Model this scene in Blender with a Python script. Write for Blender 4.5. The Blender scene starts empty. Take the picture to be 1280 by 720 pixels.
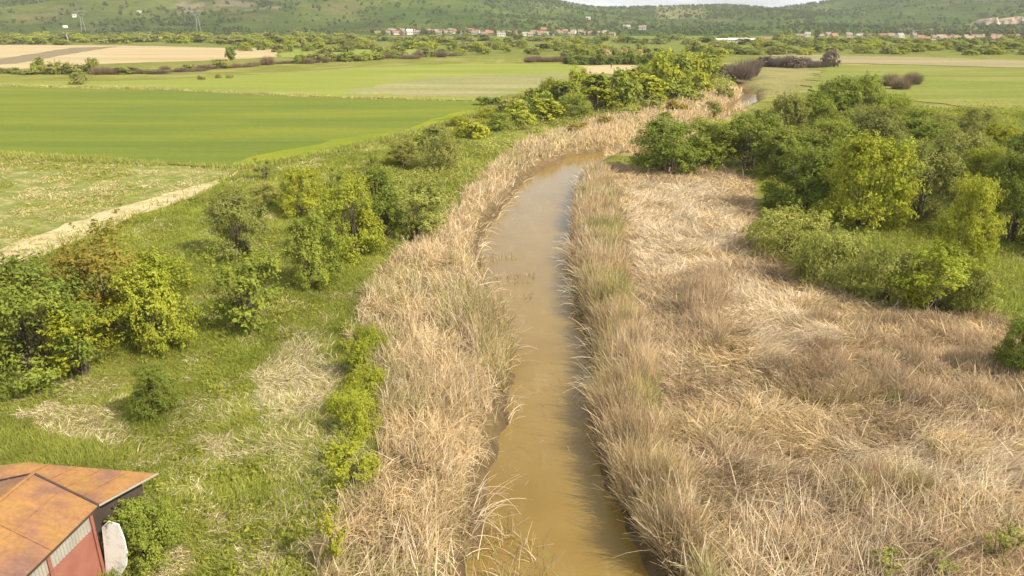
import bpy, math
import numpy as np
from math import radians, sin, cos, tan, pi

rng = np.random.default_rng(11)
SC = bpy.context.scene
COL = SC.collection

# ------------------------------------------------------------------ camera
F, PITCH, CAMZ = 914.0, radians(19.96), 15.0
cam = bpy.data.cameras.new("camera")
camo = bpy.data.objects.new("camera", cam)
COL.objects.link(camo)
camo.location = (0, 0, CAMZ)
camo.rotation_euler = (pi / 2 - PITCH, 0, 0)
cam.sensor_width = 36
cam.lens = 36 * F / 1280
cam.clip_start, cam.clip_end = 0.5, 12000
SC.camera = camo
CP, SP = cos(PITCH), sin(PITCH)


def ray(px, py):
    a, b = (px - 640) / F, (360 - py) / F
    return a, CP + b * SP, -SP + b * CP


def gp(px, py, z=0.0):
    """survey helper: point of the plane at height z seen at a photo position"""
    x, y, w = ray(px, py)
    t = (z - CAMZ) / w
    return x * t, y * t


def zat(py, Y):
    b = (360 - py) / F
    return CAMZ + Y * (-SP + b * CP) / (CP + b * SP)


def poly(pts, z=0.0):
    return np.array([gp(a, b, z) for a, b in pts])


# ------------------------------------------------------------------ noise
def _hash(i, j, s):
    n = (i.astype(np.int64) * 374761393 + j.astype(np.int64) * 668265263 + s * 974634777) & 0x7FFFFFFF
    n = ((n ^ (n >> 13)) * 1274126177) & 0x7FFFFFFF
    return ((n ^ (n >> 16)) & 0xFFFF) / 65535.0


def vnoise(x, y, s=0):
    x, y = np.asarray(x, float), np.asarray(y, float)
    i, j = np.floor(x), np.floor(y)
    u, v = x - i, y - j
    u, v = u * u * (3 - 2 * u), v * v * (3 - 2 * v)
    a, b = _hash(i, j, s), _hash(i + 1, j, s)
    c, d = _hash(i, j + 1, s), _hash(i + 1, j + 1, s)
    return (a * (1 - u) + b * u) * (1 - v) + (c * (1 - u) + d * u) * v


def fbm(x, y, s=0, o=4):
    r, a, t = 0, 1.0, 0
    for k in range(o):
        r = r + a * vnoise(np.asarray(x) * 2 ** k, np.asarray(y) * 2 ** k, s + k * 17)
        t += a
        a *= 0.5
    return r / t


def sstep(x, a, b):
    t = np.clip((np.asarray(x, float) - a) / (b - a), 0, 1)
    return t * t * (3 - 2 * t)


def inside(x, y, P):
    r = np.zeros(len(x), bool)
    n = len(P)
    for i in range(n):
        x1, y1 = P[i]
        x2, y2 = P[(i + 1) % n]
        if y1 == y2:
            continue
        c = ((y1 > y) != (y2 > y)) & (x < (x2 - x1) * (y - y1) / (y2 - y1) + x1)
        r ^= c
    return r


def zone(x, y, P, wob=0.7, f=0.5, s=3):
    dx = (fbm(x * f, y * f, s, 3) - .5) * 2 * wob
    dy = (fbm(x * f + 50, y * f, s + 5, 3) - .5) * 2 * wob
    return inside(x + dx, y + dy, P)


# ------------------------------------------------------------------ mesh helpers
def mesh_np(name, V, Fa, mats=(), tint=None, col=None, smooth=False, matidx=None):
    me = bpy.data.meshes.new(name)
    V = np.asarray(V, np.float32)
    Fs = [np.asarray(f, np.int32) for f in (Fa if isinstance(Fa, list) and not isinstance(Fa[0], tuple) else [Fa]) if len(f)]
    nl = sum(f.size for f in Fs)
    npol = sum(len(f) for f in Fs)
    me.vertices.add(len(V))
    me.vertices.foreach_set("co", V.ravel())
    me.loops.add(nl)
    me.loops.foreach_set("vertex_index", np.concatenate([f.ravel() for f in Fs]))
    me.polygons.add(npol)
    tot = np.concatenate([np.full(len(f), f.shape[1], np.int32) for f in Fs])
    st = np.concatenate([[0], np.cumsum(tot)[:-1]]).astype(np.int32)
    me.polygons.foreach_set("loop_start", st)
    if matidx is not None:
        me.polygons.foreach_set("material_index", np.asarray(matidx, np.int32))
    me.polygons.foreach_set("use_smooth", np.full(npol, smooth, bool))
    for m in mats:
        me.materials.append(m)
    if tint is not None:
        a = me.attributes.new("tint", 'FLOAT', 'POINT')
        a.data.foreach_set("value", np.asarray(tint, np.float32))
    if col is not None:
        a = me.attributes.new("cover", 'FLOAT_COLOR', 'POINT')
        c = np.ones((len(V), 4), np.float32)
        c[:, :3] = col
        a.data.foreach_set("color", c.ravel())
    me.update(calc_edges=True)
    me.validate()
    return me


def link(name, me, parent=None, label=None, cat=None, group=None, kind=None, loc=None):
    o = bpy.data.objects.new(name, me)
    COL.objects.link(o)
    if parent is not None:
        o.parent = parent
    if loc is not None:
        o.location = loc
    tag(o, label, cat, group, kind)
    return o


def tag(o, label=None, cat=None, group=None, kind=None):
    if label:
        o['label'] = label
    if cat:
        o['category'] = cat
    if group:
        o['group'] = group
    if kind:
        o['kind'] = kind


class Geo:
    """collects boxes, prisms and tubes for one mesh"""

    def __init__(s):
        s.V, s.Q, s.T = [], [], []

    def add(s, V, Q=(), T=()):
        b = len(s.V)
        s.V += [tuple(v) for v in V]
        s.Q += [tuple(i + b for i in q) for q in Q]
        s.T += [tuple(i + b for i in q) for q in T]

    def box(s, x0, x1, y0, y1, z0, z1):
        s.add([(x, y, z) for z in (z0, z1) for y in (y0, y1) for x in (x0, x1)],
              [(0, 2, 3, 1), (4, 5, 7, 6), (0, 1, 5, 4), (2, 6, 7, 3), (0, 4, 6, 2), (1, 3, 7, 5)])

    def slab(s, A, B, C, D, t, n=None):
        """quad A B C D thickened by t against its normal"""
        A, B, C, D = map(np.array, (A, B, C, D))
        if n is None:
            n = np.cross(B - A, D - A)
            n = n / np.linalg.norm(n)
        lo = [p - n * t for p in (A, B, C, D)]
        s.add([A, B, C, D] + lo, [(0, 1, 2, 3), (7, 6, 5, 4), (0, 4, 5, 1), (1, 5, 6, 2), (2, 6, 7, 3), (3, 7, 4, 0)])

    def tube(s, pts, rad, n=5):
        pts = [np.array(p, float) for p in pts]
        b = len(s.V)
        for i, p in enumerate(pts):
            d = pts[min(i + 1, len(pts) - 1)] - pts[max(i - 1, 0)]
            d = d / (np.linalg.norm(d) + 1e-9)
            u = np.cross(d, (0.3, 0.9, 0.1))
            u /= np.linalg.norm(u) + 1e-9
            w = np.cross(d, u)
            for k in range(n):
                a = 2 * pi * k / n
                s.V.append(tuple(p + (u * cos(a) + w * sin(a)) * rad[i]))
        for i in range(len(pts) - 1):
            for k in range(n):
                k2 = (k + 1) % n
                s.Q.append((b + i * n + k, b + i * n + k2, b + (i + 1) * n + k2, b + (i + 1) * n + k))

    def mesh(s, name, mats, smooth=False):
        return mesh_np(name, s.V, [s.Q, s.T], mats, smooth=smooth)


def ribbons(P, D, L, W, S=3, droop=0.3, taper=0.25, seed=1, wob=0.0):
    r = np.random.default_rng(seed)
    N = len(P)
    d = D / np.linalg.norm(D, axis=1, keepdims=True)
    side = np.cross(d, r.normal(size=(N, 3)))
    side /= np.linalg.norm(side, axis=1, keepdims=True) + 1e-9
    V = np.zeros((N, S + 1, 2, 3))
    p = P.copy()
    dr = np.broadcast_to(np.asarray(droop, float), (N,))[:, None]
    for k in range(S + 1):
        w = (W * (1 - (1 - taper) * (k / S) ** 1.5) * .5)[:, None]
        V[:, k, 0] = p - side * w
        V[:, k, 1] = p + side * w
        p = p + d * (L / S)[:, None]
        d = d + np.array([0, 0, -1.0]) * dr
        if wob:
            d = d + r.normal(size=(N, 3)) * wob
        d /= np.linalg.norm(d, axis=1, keepdims=True)
    b = (np.arange(N) * (S + 1) * 2)[:, None]
    Q = np.concatenate([np.concatenate([b + 2 * k, b + 2 * k + 1, b + 2 * k + 3, b + 2 * k + 2], 1) for k in range(S)], 0)
    return V.reshape(-1, 3), Q


def leaves(C, Nn, size, seed=1, asp=0.5):
    r = np.random.default_rng(seed)
    N = len(C)
    n = Nn / (np.linalg.norm(Nn, axis=1, keepdims=True) + 1e-9)
    a = np.cross(n, r.normal(size=(N, 3)))
    a /= np.linalg.norm(a, axis=1, keepdims=True) + 1e-9
    b = np.cross(n, a)
    s = size[:, None]
    V = np.stack([C - a * s, C + b * s * asp + n * s * .18, C + a * s, C - b * s * asp + n * s * .18], 1)
    Q = np.arange(N * 4).reshape(N, 4)
    return V.reshape(-1, 3), Q


# ------------------------------------------------------------------ materials
def mat(name):
    m = bpy.data.materials.new(name)
    m.use_nodes = True
    nt = m.node_tree
    nt.nodes.clear()
    out = nt.nodes.new('ShaderNodeOutputMaterial')
    return m, nt, out


def nd(nt, t, **kw):
    n = nt.nodes.new(t)
    for k, v in kw.items():
        if k.startswith('i_'):
            key = k[2:]
            n.inputs[int(key) if key.isdigit() else key.replace('_', ' ')].default_value = v
        else:
            setattr(n, k, v)
    return n


def ramp(nt, fac, stops):
    n = nt.nodes.new('ShaderNodeValToRGB')
    e = n.color_ramp.elements
    while len(e) < len(stops):
        e.new(0.5)
    for i, (p, c) in enumerate(stops):
        e[i].position = p
        e[i].color = (*c, 1) if len(c) == 3 else c
    nt.links.new(fac, n.inputs[0])
    return n.outputs[0]


def noise(nt, scale, detail=4, rough=.6, vec=None, stretch=None, rot=0):
    n = nd(nt, 'ShaderNodeTexNoise')
    n.inputs['Scale'].default_value = scale
    n.inputs['Detail'].default_value = detail
    n.inputs['Roughness'].default_value = rough
    if vec is None:
        vec = nd(nt, 'ShaderNodeNewGeometry').outputs['Position']
    if stretch:
        mp = nd(nt, 'ShaderNodeMapping')
        mp.inputs['Scale'].default_value = stretch
        mp.inputs['Rotation'].default_value = (0, 0, rot)
        nt.links.new(vec, mp.inputs[0])
        vec = mp.outputs[0]
    nt.links.new(vec, n.inputs['Vector'])
    return n.outputs['Fac']


def mixc(nt, fac, a, b, mode='MIX'):
    n = nd(nt, 'ShaderNodeMix', data_type='RGBA', blend_type=mode)
    for v, k in ((fac, 0), (a, 6), (b, 7)):
        if hasattr(v, 'is_linked'):
            nt.links.new(v, n.inputs[k])
        else:
            n.inputs[k].default_value = v if k == 0 else ((*v, 1) if len(v) == 3 else v)
    return n.outputs[2]


def bump(nt, h, strength=.5, dist=.1):
    b = nd(nt, 'ShaderNodeBump')
    b.inputs['Strength'].default_value = strength
    b.inputs['Distance'].default_value = dist
    nt.links.new(h, b.inputs['Height'])
    return b.outputs[0]


def principled(nt, out, col, rough=.9, spec=.2, normal=None, metallic=0):
    p = nd(nt, 'ShaderNodeBsdfPrincipled')
    if hasattr(col, 'is_linked'):
        nt.links.new(col, p.inputs['Base Color'])
    else:
        p.inputs['Base Color'].default_value = (*col, 1)
    if hasattr(rough, 'is_linked'):
        nt.links.new(rough, p.inputs['Roughness'])
    else:
        p.inputs['Roughness'].default_value = rough
    p.inputs['Specular IOR Level'].default_value = spec
    p.inputs['Metallic'].default_value = metallic
    if normal is not None:
        nt.links.new(normal, p.inputs['Normal'])
    nt.links.new(p.outputs[0], out.inputs[0])
    return p


def blade_mat(name, c0, c1, trans=.35, big=(0.35, .25), objvar=0.0):
    """leaf / stalk: per-leaf tint between two colours, broad natural variation, light let through"""
    m, nt, out = mat(name)
    at = nd(nt, 'ShaderNodeAttribute', attribute_name='tint').outputs['Fac']
    c = ramp(nt, at, [(0, c0), (1, c1)])
    if big:
        f = noise(nt, big[0], 3)
        lo, hi = 1 - big[1], 1 + big[1]
        g = ramp(nt, f, [(.3, (lo, lo, lo)), (.7, (hi, hi, hi))])
        c = mixc(nt, 1.0, c, g, 'MULTIPLY')
    if objvar:
        oi = nd(nt, 'ShaderNodeObjectInfo').outputs['Random']
        g = ramp(nt, oi, [(0, (1 - objvar, 1 - objvar * .7, 1 - objvar)), (1, (1 + objvar, 1 + objvar * .7, 1))])
        c = mixc(nt, 1.0, c, g, 'MULTIPLY')
    d = nd(nt, 'ShaderNodeBsdfDiffuse')
    t = nd(nt, 'ShaderNodeBsdfTranslucent')
    nt.links.new(c, d.inputs[0])
    nt.links.new(c, t.inputs[0])
    mx = nd(nt, 'ShaderNodeMixShader')
    mx.inputs[0].default_value = trans
    nt.links.new(d.outputs[0], mx.inputs[1])
    nt.links.new(t.outputs[0], mx.inputs[2])
    nt.links.new(mx.outputs[0], out.inputs[0])
    return m


M = {}
M['bright'] = blade_mat('foliage_bright', (.23, .26, .03), (.40, .41, .06), .36, (.5, .15), .12)
M['mid'] = blade_mat('foliage_green', (.175, .215, .04), (.31, .34, .065), .36, (.5, .15), .14)
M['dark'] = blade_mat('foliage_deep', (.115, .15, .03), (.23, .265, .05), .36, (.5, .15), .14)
M['yellow'] = blade_mat('foliage_yellow', (.22, .23, .025), (.38, .375, .045), .36, (.5, .15), .12)
M['sage'] = blade_mat('foliage_sage', (.22, .235, .05), (.39, .39, .11), .36, (.5, .15), .1)
M['olive'] = blade_mat('foliage_olive', (.19, .20, .05), (.33, .325, .10), .36, (.5, .15), .12)
M['rusty'] = blade_mat('foliage_rusty', (.22, .165, .035), (.36, .29, .06), .4, (.5, .15), .1)
M['brown'] = blade_mat('twigs_brown', (.17, .125, .08), (.28, .21, .14), .3, (.2, .15), .15)
M['plum'] = blade_mat('twigs_dark', (.13, .10, .085), (.22, .175, .145), .3, (.2, .15), .15)
M['wood_far'] = blade_mat('far_woodland', (.058, .085, .02), (.095, .128, .028), .3, None)
M['grass'] = blade_mat('meadow_grass', (.175, .215, .032), (.40, .405, .09), .42, (.12, .22))
M['weed'] = blade_mat('broad_weeds', (.175, .20, .03), (.36, .345, .06), .4, (.3, .2))
M['straw'] = blade_mat('dry_stalks', (.29, .21, .10), (.77, .60, .35), .3, (.4, .18))
M['straw_pale'] = blade_mat('dry_stalks_bleached', (.40, .315, .20), (.80, .67, .47), .3, (.4, .15))
M['straw_brown'] = blade_mat('dry_stalks_brown', (.20, .145, .082), (.63, .475, .30), .3, (.4, .2))
M['sedge'] = blade_mat('sedge_half_dry', (.20, .20, .06), (.52, .44, .19), .35, (.4, .2))


def bark():
    m, nt, out = mat('bark')
    c = ramp(nt, noise(nt, 6, 5), [(.3, (.07, .055, .04)), (.7, (.17, .14, .10))])
    principled(nt, out, c, .95, .1)
    return m


M['bark'] = bark()

# ground: cover colour per zone, broken up by noise at several sizes
m, nt, out = mat('open_ground')
at = nd(nt, 'ShaderNodeAttribute', attribute_name='cover').outputs['Color']
g1 = ramp(nt, noise(nt, .09, 6, .65), [(.3, (.72, .74, .7)), (.7, (1.25, 1.2, 1.2))])
g2 = ramp(nt, noise(nt, 1.6, 8, .72), [(.3, (.6, .62, .6)), (.72, (1.35, 1.3, 1.3))])
c = mixc(nt, 1, mixc(nt, 1, at, g1, 'MULTIPLY'), g2, 'MULTIPLY')
principled(nt, out, c, 1, .05, bump(nt, noise(nt, 2.2, 8, .75), .8, .35))
M['ground'] = m


def field_mat(name, stops, sc, stretch, rot=0, fine=(1.2, .3), bmp=.4):
    m, nt, out = mat(name)
    a = noise(nt, sc, 6, .62, stretch=stretch, rot=rot)
    c = ramp(nt, a, stops)
    w = ramp(nt, noise(nt, sc * 4, 5, .7, stretch=(stretch[0] * .25, stretch[1] * 1.6, 1), rot=rot), [(.3, (.88, .90, .89)), (.7, (1.10, 1.08, 1.06))])
    c = mixc(nt, 1, c, w, 'MULTIPLY')
    lo, hi = 1 - fine[1], 1 + fine[1]
    f = noise(nt, fine[0], 8, .75)
    g = ramp(nt, f, [(.3, (lo, lo, lo)), (.7, (hi, hi, hi))])
    c = mixc(nt, 1, c, g, 'MULTIPLY')
    principled(nt, out, c, 1, .05, bump(nt, f, bmp, .3))
    return m


M['wheat'] = field_mat('young_wheat', [(.25, (.088, .117, .021)), (.45, (.106, .134, .021)), (.6, (.133, .152, .021)), (.8, (.175, .18, .02))],
                       .035, (.45, 2.2, 1), .12, (1.6, .12), .25)
M['wheat_light'] = field_mat('young_wheat_light', [(.3, (.14, .175, .03)), (.5, (.175, .195, .035)), (.7, (.22, .22, .06))],
                             .03, (.35, 2.0, 1), .1, (1.0, .12), .2)
M['wheat_yellow'] = field_mat('young_wheat_thin', [(.3, (.115, .15, .017)), (.5, (.155, .18, .016)), (.7, (.22, .215, .018))], .06, (.6, 1.6, 1), .5, (1.6, .15), .25)
M['fallow'] = field_mat('fallow_grey', [(.3, (.15, .165, .055)), (.5, (.19, .185, .075)), (.7, (.26, .225, .11))],
                        .04, (.4, 1.8, 1), .08, (.7, .2), .3)
M['tan'] = field_mat('dry_tan_field', [(.3, (.27, .205, .105)), (.55, (.34, .27, .15)), (.75, (.39, .32, .19))],
                     .02, (.4, 2.5, 1), .15, (.5, .12), .2)
M['ploughed'] = field_mat('ploughed_soil', [(.3, (.15, .12, .07)), (.7, (.20, .16, .10))], .05, (.3, 3, 1), .3, (.5, .15), .3)
M['olive_field'] = field_mat('meadow_olive', [(.3, (.105, .13, .022)), (.5, (.145, .16, .03)), (.72, (.21, .19, .065))],
                             .03, (.5, 1.8, 1), .1, (.8, .2), .3)
M['pink_field'] = field_mat('dry_pinkish_strip', [(.3, (.17, .165, .07)), (.5, (.22, .185, .095)), (.72, (.27, .21, .125))],
                            .02, (.4, 2.5, 1), .1, (.5, .15), .2)
M['stubble'] = field_mat('stubble_green', [(.3, (.13, .155, .03)), (.52, (.19, .20, .055)), (.64, (.29, .27, .11)), (.8, (.42, .35, .18))],
                         .45, (1, 1.4, 1), .5, (2.2, .28), .8)
M['stubble_dry'] = field_mat('stubble_dry', [(.3, (.30, .255, .11)), (.5, (.43, .355, .19)), (.7, (.52, .43, .26))],
                             .5, (1, 1.2, 1), .5, (2.2, .25), .8)

# muddy water
m, nt, out = mat('muddy_water')
c = ramp(nt, noise(nt, .25, 4, .6), [(.3, (.155, .098, .021)), (.7, (.19, .126, .032))])
h = noise(nt, 2.2, 5, .65, stretch=(1.5, .7, 1))
sc_ = ramp(nt, noise(nt, .7, 6, .7, stretch=(1.6, .5, 1)), [(.56, (0, 0, 0)), (.66, (.45, .45, .45))])
c = mixc(nt, sc_, c, (.22, .165, .06))
p = principled(nt, out, c, ramp(nt, noise(nt, .5, 4, .6), [(.35, (.05, .05, .05)), (.7, (.22, .22, .22))]), .5, bump(nt, h, .10, .1))
p.inputs['IOR'].default_value = 1.33
M['water'] = m

# hills
m, nt, out = mat('hillside')
at = nd(nt, 'ShaderNodeAttribute', attribute_name='cover').outputs['Color']
g1 = ramp(nt, noise(nt, .012, 8, .68), [(.32, (.62, .68, .62)), (.68, (1.35, 1.25, 1.25))])
g2 = ramp(nt, noise(nt, .09, 6, .7, stretch=(.7, 1.6, 1)), [(.3, (.65, .68, .65)), (.7, (1.3, 1.25, 1.25))])
c = mixc(nt, 1, mixc(nt, 1, at, g1, 'MULTIPLY'), g2, 'MULTIPLY')
principled(nt, out, c, 1, 0, bump(nt, noise(nt, .06, 8, .75), 1, 6))
M['hill'] = m


def simple(name, c, rough=.8, spec=.3, var=.15, scale=3, metallic=0):
    m, nt, out = mat(name)
    g = ramp(nt, noise(nt, scale, 5), [(.3, tuple(v * (1 - var) for v in c)), (.7, tuple(min(1, v * (1 + var)) for v in c))])
    principled(nt, out, g, rough, spec, metallic=metallic)
    return m


for n_, c_ in dict(wall_white=(.58, .56, .50), wall_cream=(.38, .34, .26), wall_grey=(.28, .265, .23), wall_ochre=(.33, .265, .17),
                   roof_red=(.26, .125, .085), roof_brown=(.20, .14, .10), roof_grey=(.26, .235, .20), roof_tan=(.22, .165, .11),
                   steel=(.27, .27, .24), wood=(.25, .19, .13), glass_dark=(.05, .055, .06)).items():
    M[n_] = simple(n_, c_, .8, .2, .12, .4)
M['rock'] = simple('quarry_rock', (.33, .25, .18), .95, .1, .3, .08)

# rusty roof sheets
m, nt, out = mat('rusty_sheet')
tc = nd(nt, 'ShaderNodeTexCoord').outputs['Object']
a = ramp(nt, noise(nt, .9, 6, .6, vec=tc), [(.28, (.14, .08, .065)), (.42, (.20, .10, .055)), (.54, (.25, .13, .045)), (.72, (.27, .15, .042))])
b_ = ramp(nt, noise(nt, 9, 6, .7, vec=tc), [(.3, (.78, .76, .75)), (.7, (1.15, 1.15, 1.15))])
st = ramp(nt, noise(nt, 3.0, 3, .5, vec=tc, stretch=(.3, 2.2, 1)), [(.35, (.9, .88, .86)), (.65, (1.08, 1.06, 1.05))])
c = mixc(nt, 1, mixc(nt, 1, a, b_, 'MULTIPLY'), st, 'MULTIPLY')
principled(nt, out, c, .62, .35, bump(nt, noise(nt, 7, 4, vec=tc), .25, .02))
M['rust'] = m
M['red_paint'] = simple('faded_red_paint', (.25, .10, .07), .7, .25, .14, 1.6)
M['grey_sheet'] = simple('weathered_grey_sheet', (.27, .25, .21), .6, .3, .14, 2.2)
M['dark_brown'] = simple('near_black_brown', (.06, .045, .035), .9, .1, .2, 3)  # near-black brown shared by verge board, fascia and annex wall
m, nt, out = mat('peeling_white_paint')
tc = nd(nt, 'ShaderNodeTexCoord').outputs['Object']
c = ramp(nt, noise(nt, 2.6, 7, .7, vec=tc), [(.34, (.18, .16, .14)), (.40, (.55, .52, .47)), (.5, (.72, .70, .65)), (.7, (.78, .76, .71))])
principled(nt, out, c, .75, .2)
M['peel'] = m

# ------------------------------------------------------------------ the stream's course
WZ = -1.0
EDGE = [(760, 575, 845), (720, 585, 815), (700, 590, 805), (660, 597, 786), (620, 606, 765), (580, 618, 749), (540, 633, 741),
        (500, 638, 742), (460, 640, 745), (430, 635, 739), (400, 624, 727), (370, 612, 719), (340, 602, 714), (310, 599, 712),
        (290, 606, 714), (270, 622, 716), (250, 638, 720), (230, 651, 726), (215, 672, 735), (206, 698, 748)]
RC, RH = [], []
for py, l, r_ in EDGE:
    a, b = gp(l, py, WZ), gp(r_, py, WZ)
    RC.append(((a[0] + b[0]) / 2, a[1]))
    RH.append((b[0] - a[0]) / 2)
x0, y0 = RC[0]
RC = [(x0 + 6, -30), (x0 + 2.2, 5)] + RC
RH = [3.2, 3.2] + RH
for px, py, hw in [(735, 198.5, 2.9), (775, 192.5, 2.7), (812, 185, 2.4), (845, 173, 1.7), (880, 157, 1.3), (910, 142, 1.2), (934, 128, 2.2),
                   (938, 118, 1.4), (925, 108, 1.0), (930, 100, 1.0)]:
    RC.append(gp(px, py, WZ))
    RH.append(hw)
RC, RH = np.array(RC), np.array(RH)


def bank(x, y):
    """distance to the water's edge, negative on the water; and which side (+1 right)"""
    x, y = np.asarray(x, float).ravel(), np.asarray(y, float).ravel()
    best = np.full(x.shape, 1e9)
    side = np.ones(x.shape)
    for i in range(len(RC) - 1):
        a, b = RC[i], RC[i + 1]
        d = b - a
        t = np.clip(((x - a[0]) * d[0] + (y - a[1]) * d[1]) / (d @ d), 0, 1)
        cx, cy = a[0] + t * d[0], a[1] + t * d[1]
        dd = np.hypot(x - cx, y - cy) - (RH[i] * (1 - t) + RH[i + 1] * t)
        k = dd < best
        best[k] = dd[k]
        side[k] = np.sign((x - cx) * d[1] - (y - cy) * d[0])[k]
    return best, side


def gz(x, y):
    x, y = np.asarray(x, float).ravel(), np.asarray(y, float).ravel()
    sd, side = bank(x, y)
    jit = (fbm(x * .8, y * .8, 7, 3) - .5) * .9
    s = sd + jit * np.clip(sd + 1, 0, 1)
    ch = np.interp(s, [-2.0, -.1, .12, .6, 1.5], [-2.2, -1.12, -.85, -.3, 0])
    near = 1 - sstep(sd, 11, 22)
    und = ((fbm(x * .16, y * .16, 21, 3) - .5) * .7 + (fbm(x * .6, y * .6, 31, 3) - .5) * .45) * near * sstep(sd, .2, 2.5)
    return ch + und * np.where(side > 0, 1.25, .8)


# ------------------------------------------------------------------ zones (surveyed from the photograph, on the ground)
ZL = poly([(395, 760), (395, 690), (425, 640), (462, 600), (476, 560), (478, 500), (450, 465), (432, 420), (458, 370), (485, 330), (522, 300),
           (556, 275), (590, 232), (622, 200), (655, 177), (700, 162), (760, 147), (830, 132), (900, 116), (930, 118), (900, 150), (830, 172),
           (790, 186), (735, 206), (690, 240), (665, 330), (690, 500), (700, 760)])
ZR = poly([(728, 207), (765, 205), (830, 212), (890, 208), (940, 225), (945, 260), (935, 300), (1000, 335), (1075, 378), (1160, 395), (1235, 395),
           (1300, 420), (1420, 500), (1500, 760), (690, 760), (690, 500), (665, 330), (690, 240)])
ZSTRIP = poly([(830, 760), (800, 690), (745, 540), (735, 430), (715, 330), (718, 260), (728, 212), (760, 209), (772, 260), (782, 340), (793, 400),
               (815, 470), (838, 560), (868, 640), (905, 760)])
ZB1 = poly([(848, 372), (905, 345), (930, 395), (900, 440), (850, 435)])
ZB2 = poly([(955, 425), (1030, 388), (1090, 394), (1240, 400), (1310, 430), (1340, 525), (1150, 508), (1010, 500), (955, 480)])
ZN = poly([(925, 760), (900, 650), (1000, 612), (1120, 585), (1180, 640), (1400, 660), (1500, 760)])
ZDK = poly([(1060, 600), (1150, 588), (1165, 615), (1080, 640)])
ZBR = [poly([(790, 235), (900, 230), (930, 300), (900, 340), (800, 345)]), poly([(895, 350), (1000, 365), (1035, 430), (985, 475), (930, 450)]),
       poly([(1060, 545), (1300, 555), (1340, 625), (1180, 615), (1050, 585)])]
ZFAR = poly([(700, 186), (760, 160), (800, 138), (850, 122), (905, 110), (928, 112), (940, 124), (925, 142), (885, 155), (845, 180), (800, 194),
             (745, 196)])
ZTANR = poly([(905, 100), (925, 84), (1030, 84), (1010, 112), (950, 122)])
ZFIELD_E = poly([(-40, 196), (0, 196), (120, 204), (298, 213), (285, 224), (240, 246), (150, 277), (60, 316), (0, 347), (-40, 365)])
ZPALE = [poly(p) for p in ([(318, 520), (322, 470), (340, 432), (395, 428), (425, 465), (420, 520), (370, 530)],
                           [(25, 520), (60, 505), (150, 508), (165, 540), (140, 570), (90, 555)], [(245, 540), (310, 545), (300, 572), (255, 570)],
                           [(268, 640), (320, 618), (330, 650), (285, 668)], [(205, 690), (255, 670), (260, 715), (215, 730)],
                           [(300, 690), (345, 690), (360, 730), (300, 730)])]
ZLOW = poly([(330, 420), (400, 410), (470, 480), (470, 560), (420, 640), (395, 760), (330, 760), (345, 600), (320, 500)])
ZGREEN_R = poly([(940, 225), (1010, 290), (1090, 330), (1240, 395), (1320, 420), (1500, 460), (1500, 200), (1280, 140), (1100, 130), (940, 180)])

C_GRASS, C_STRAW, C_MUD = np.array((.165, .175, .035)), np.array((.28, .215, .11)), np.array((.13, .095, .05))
C_FAR = np.array((.13, .15, .03))


def cover(x, y):
    n = len(x)
    col = np.tile(C_GRASS, (n, 1))
    sd, side = bank(x, y)
    tone = fbm(x * .07, y * .07, 77, 4)[:, None]
    col = col * (1 + (tone - .5) * .5)
    dryp = sstep(fbm(x * .22, y * .22, 41, 4), .55, .72)[:, None] * .4
    col = col * (1 - dryp) + np.array((.34, .29, .13)) * dryp
    for P in ZPALE:
        col[zone(x, y, P, .6)] = C_STRAW * 1.1
    col[zone(x, y, ZLOW, 1.0)] = (.25, .235, .085)
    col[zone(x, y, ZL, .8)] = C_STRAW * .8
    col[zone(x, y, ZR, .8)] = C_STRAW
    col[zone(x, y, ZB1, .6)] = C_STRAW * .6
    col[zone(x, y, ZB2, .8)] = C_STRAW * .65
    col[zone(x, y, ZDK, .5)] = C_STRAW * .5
    for P in ZBR:
        col[zone(x, y, P, .8)] = C_STRAW * 1.15
    col[zone(x, y, ZFAR, 2.0, .2)] = C_STRAW * 1.05
    col[zone(x, y, ZTANR, 3.0, .1)] = (.21, .195, .075)
    far = sstep(y, 260, 420)[:, None]
    col = col * (1 - far) + C_FAR * far
    k = sstep(sd, .25, 1.2)[:, None]
    col = col * k + C_MUD * (1 - k)
    return col


# ------------------------------------------------------------------ ground sheet
def axis(lo, hi, fine, far_lo, far_hi, g=1.16):
    mid = []
    a = lo
    for b, st in fine:
        mid += list(np.arange(a, b, st))
        a = b
    mid.append(hi)
    up, s, v = [], fine[-1][1], hi
    while v < far_hi:
        s *= g
        v += s
        up.append(v)
    dn, s, v = [], fine[0][1], lo
    while v > far_lo:
        s *= g
        v -= s
        dn.append(v)
    return np.array(dn[::-1] + mid + up)


def grid_mesh(name, xs, ys, zf, cf, mats):
    X, Y = np.meshgrid(xs, ys)
    x, y = X.ravel(), Y.ravel()
    z = zf(x, y)
    nx, ny = len(xs), len(ys)
    i = (np.arange(ny - 1)[:, None] * nx + np.arange(nx - 1)[None]).ravel()
    Q = np.stack([i, i + 1, i + nx + 1, i + nx], 1)
    return mesh_np(name, np.stack([x, y, z], 1), Q, mats, col=cf(x, y), smooth=True)


gx = axis(-32, 48, [(48, .4)], -4000, 4000)
gy = axis(8, 200, [(80, .4), (200, .8)], -400, 4200)
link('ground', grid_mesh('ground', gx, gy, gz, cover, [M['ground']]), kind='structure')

# water strip along the course
V, Q = [], []
for i, (c_, h_) in enumerate(zip(RC, RH)):
    d = RC[min(i + 1, len(RC) - 1)] - RC[max(i - 1, 0)]
    d = d / np.hypot(*d)
    nrm = np.array((d[1], -d[0]))
    for s_ in (-1, 1):
        pnt = c_ + nrm * s_ * (h_ + 1.0)
        V.append((pnt[0], pnt[1], WZ))
    if i:
        b = 2 * i
        Q.append((b - 2, b - 1, b + 1, b))
link('stream_water', mesh_np('stream_water', V, Q, [M['water']]), kind='structure')


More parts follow.
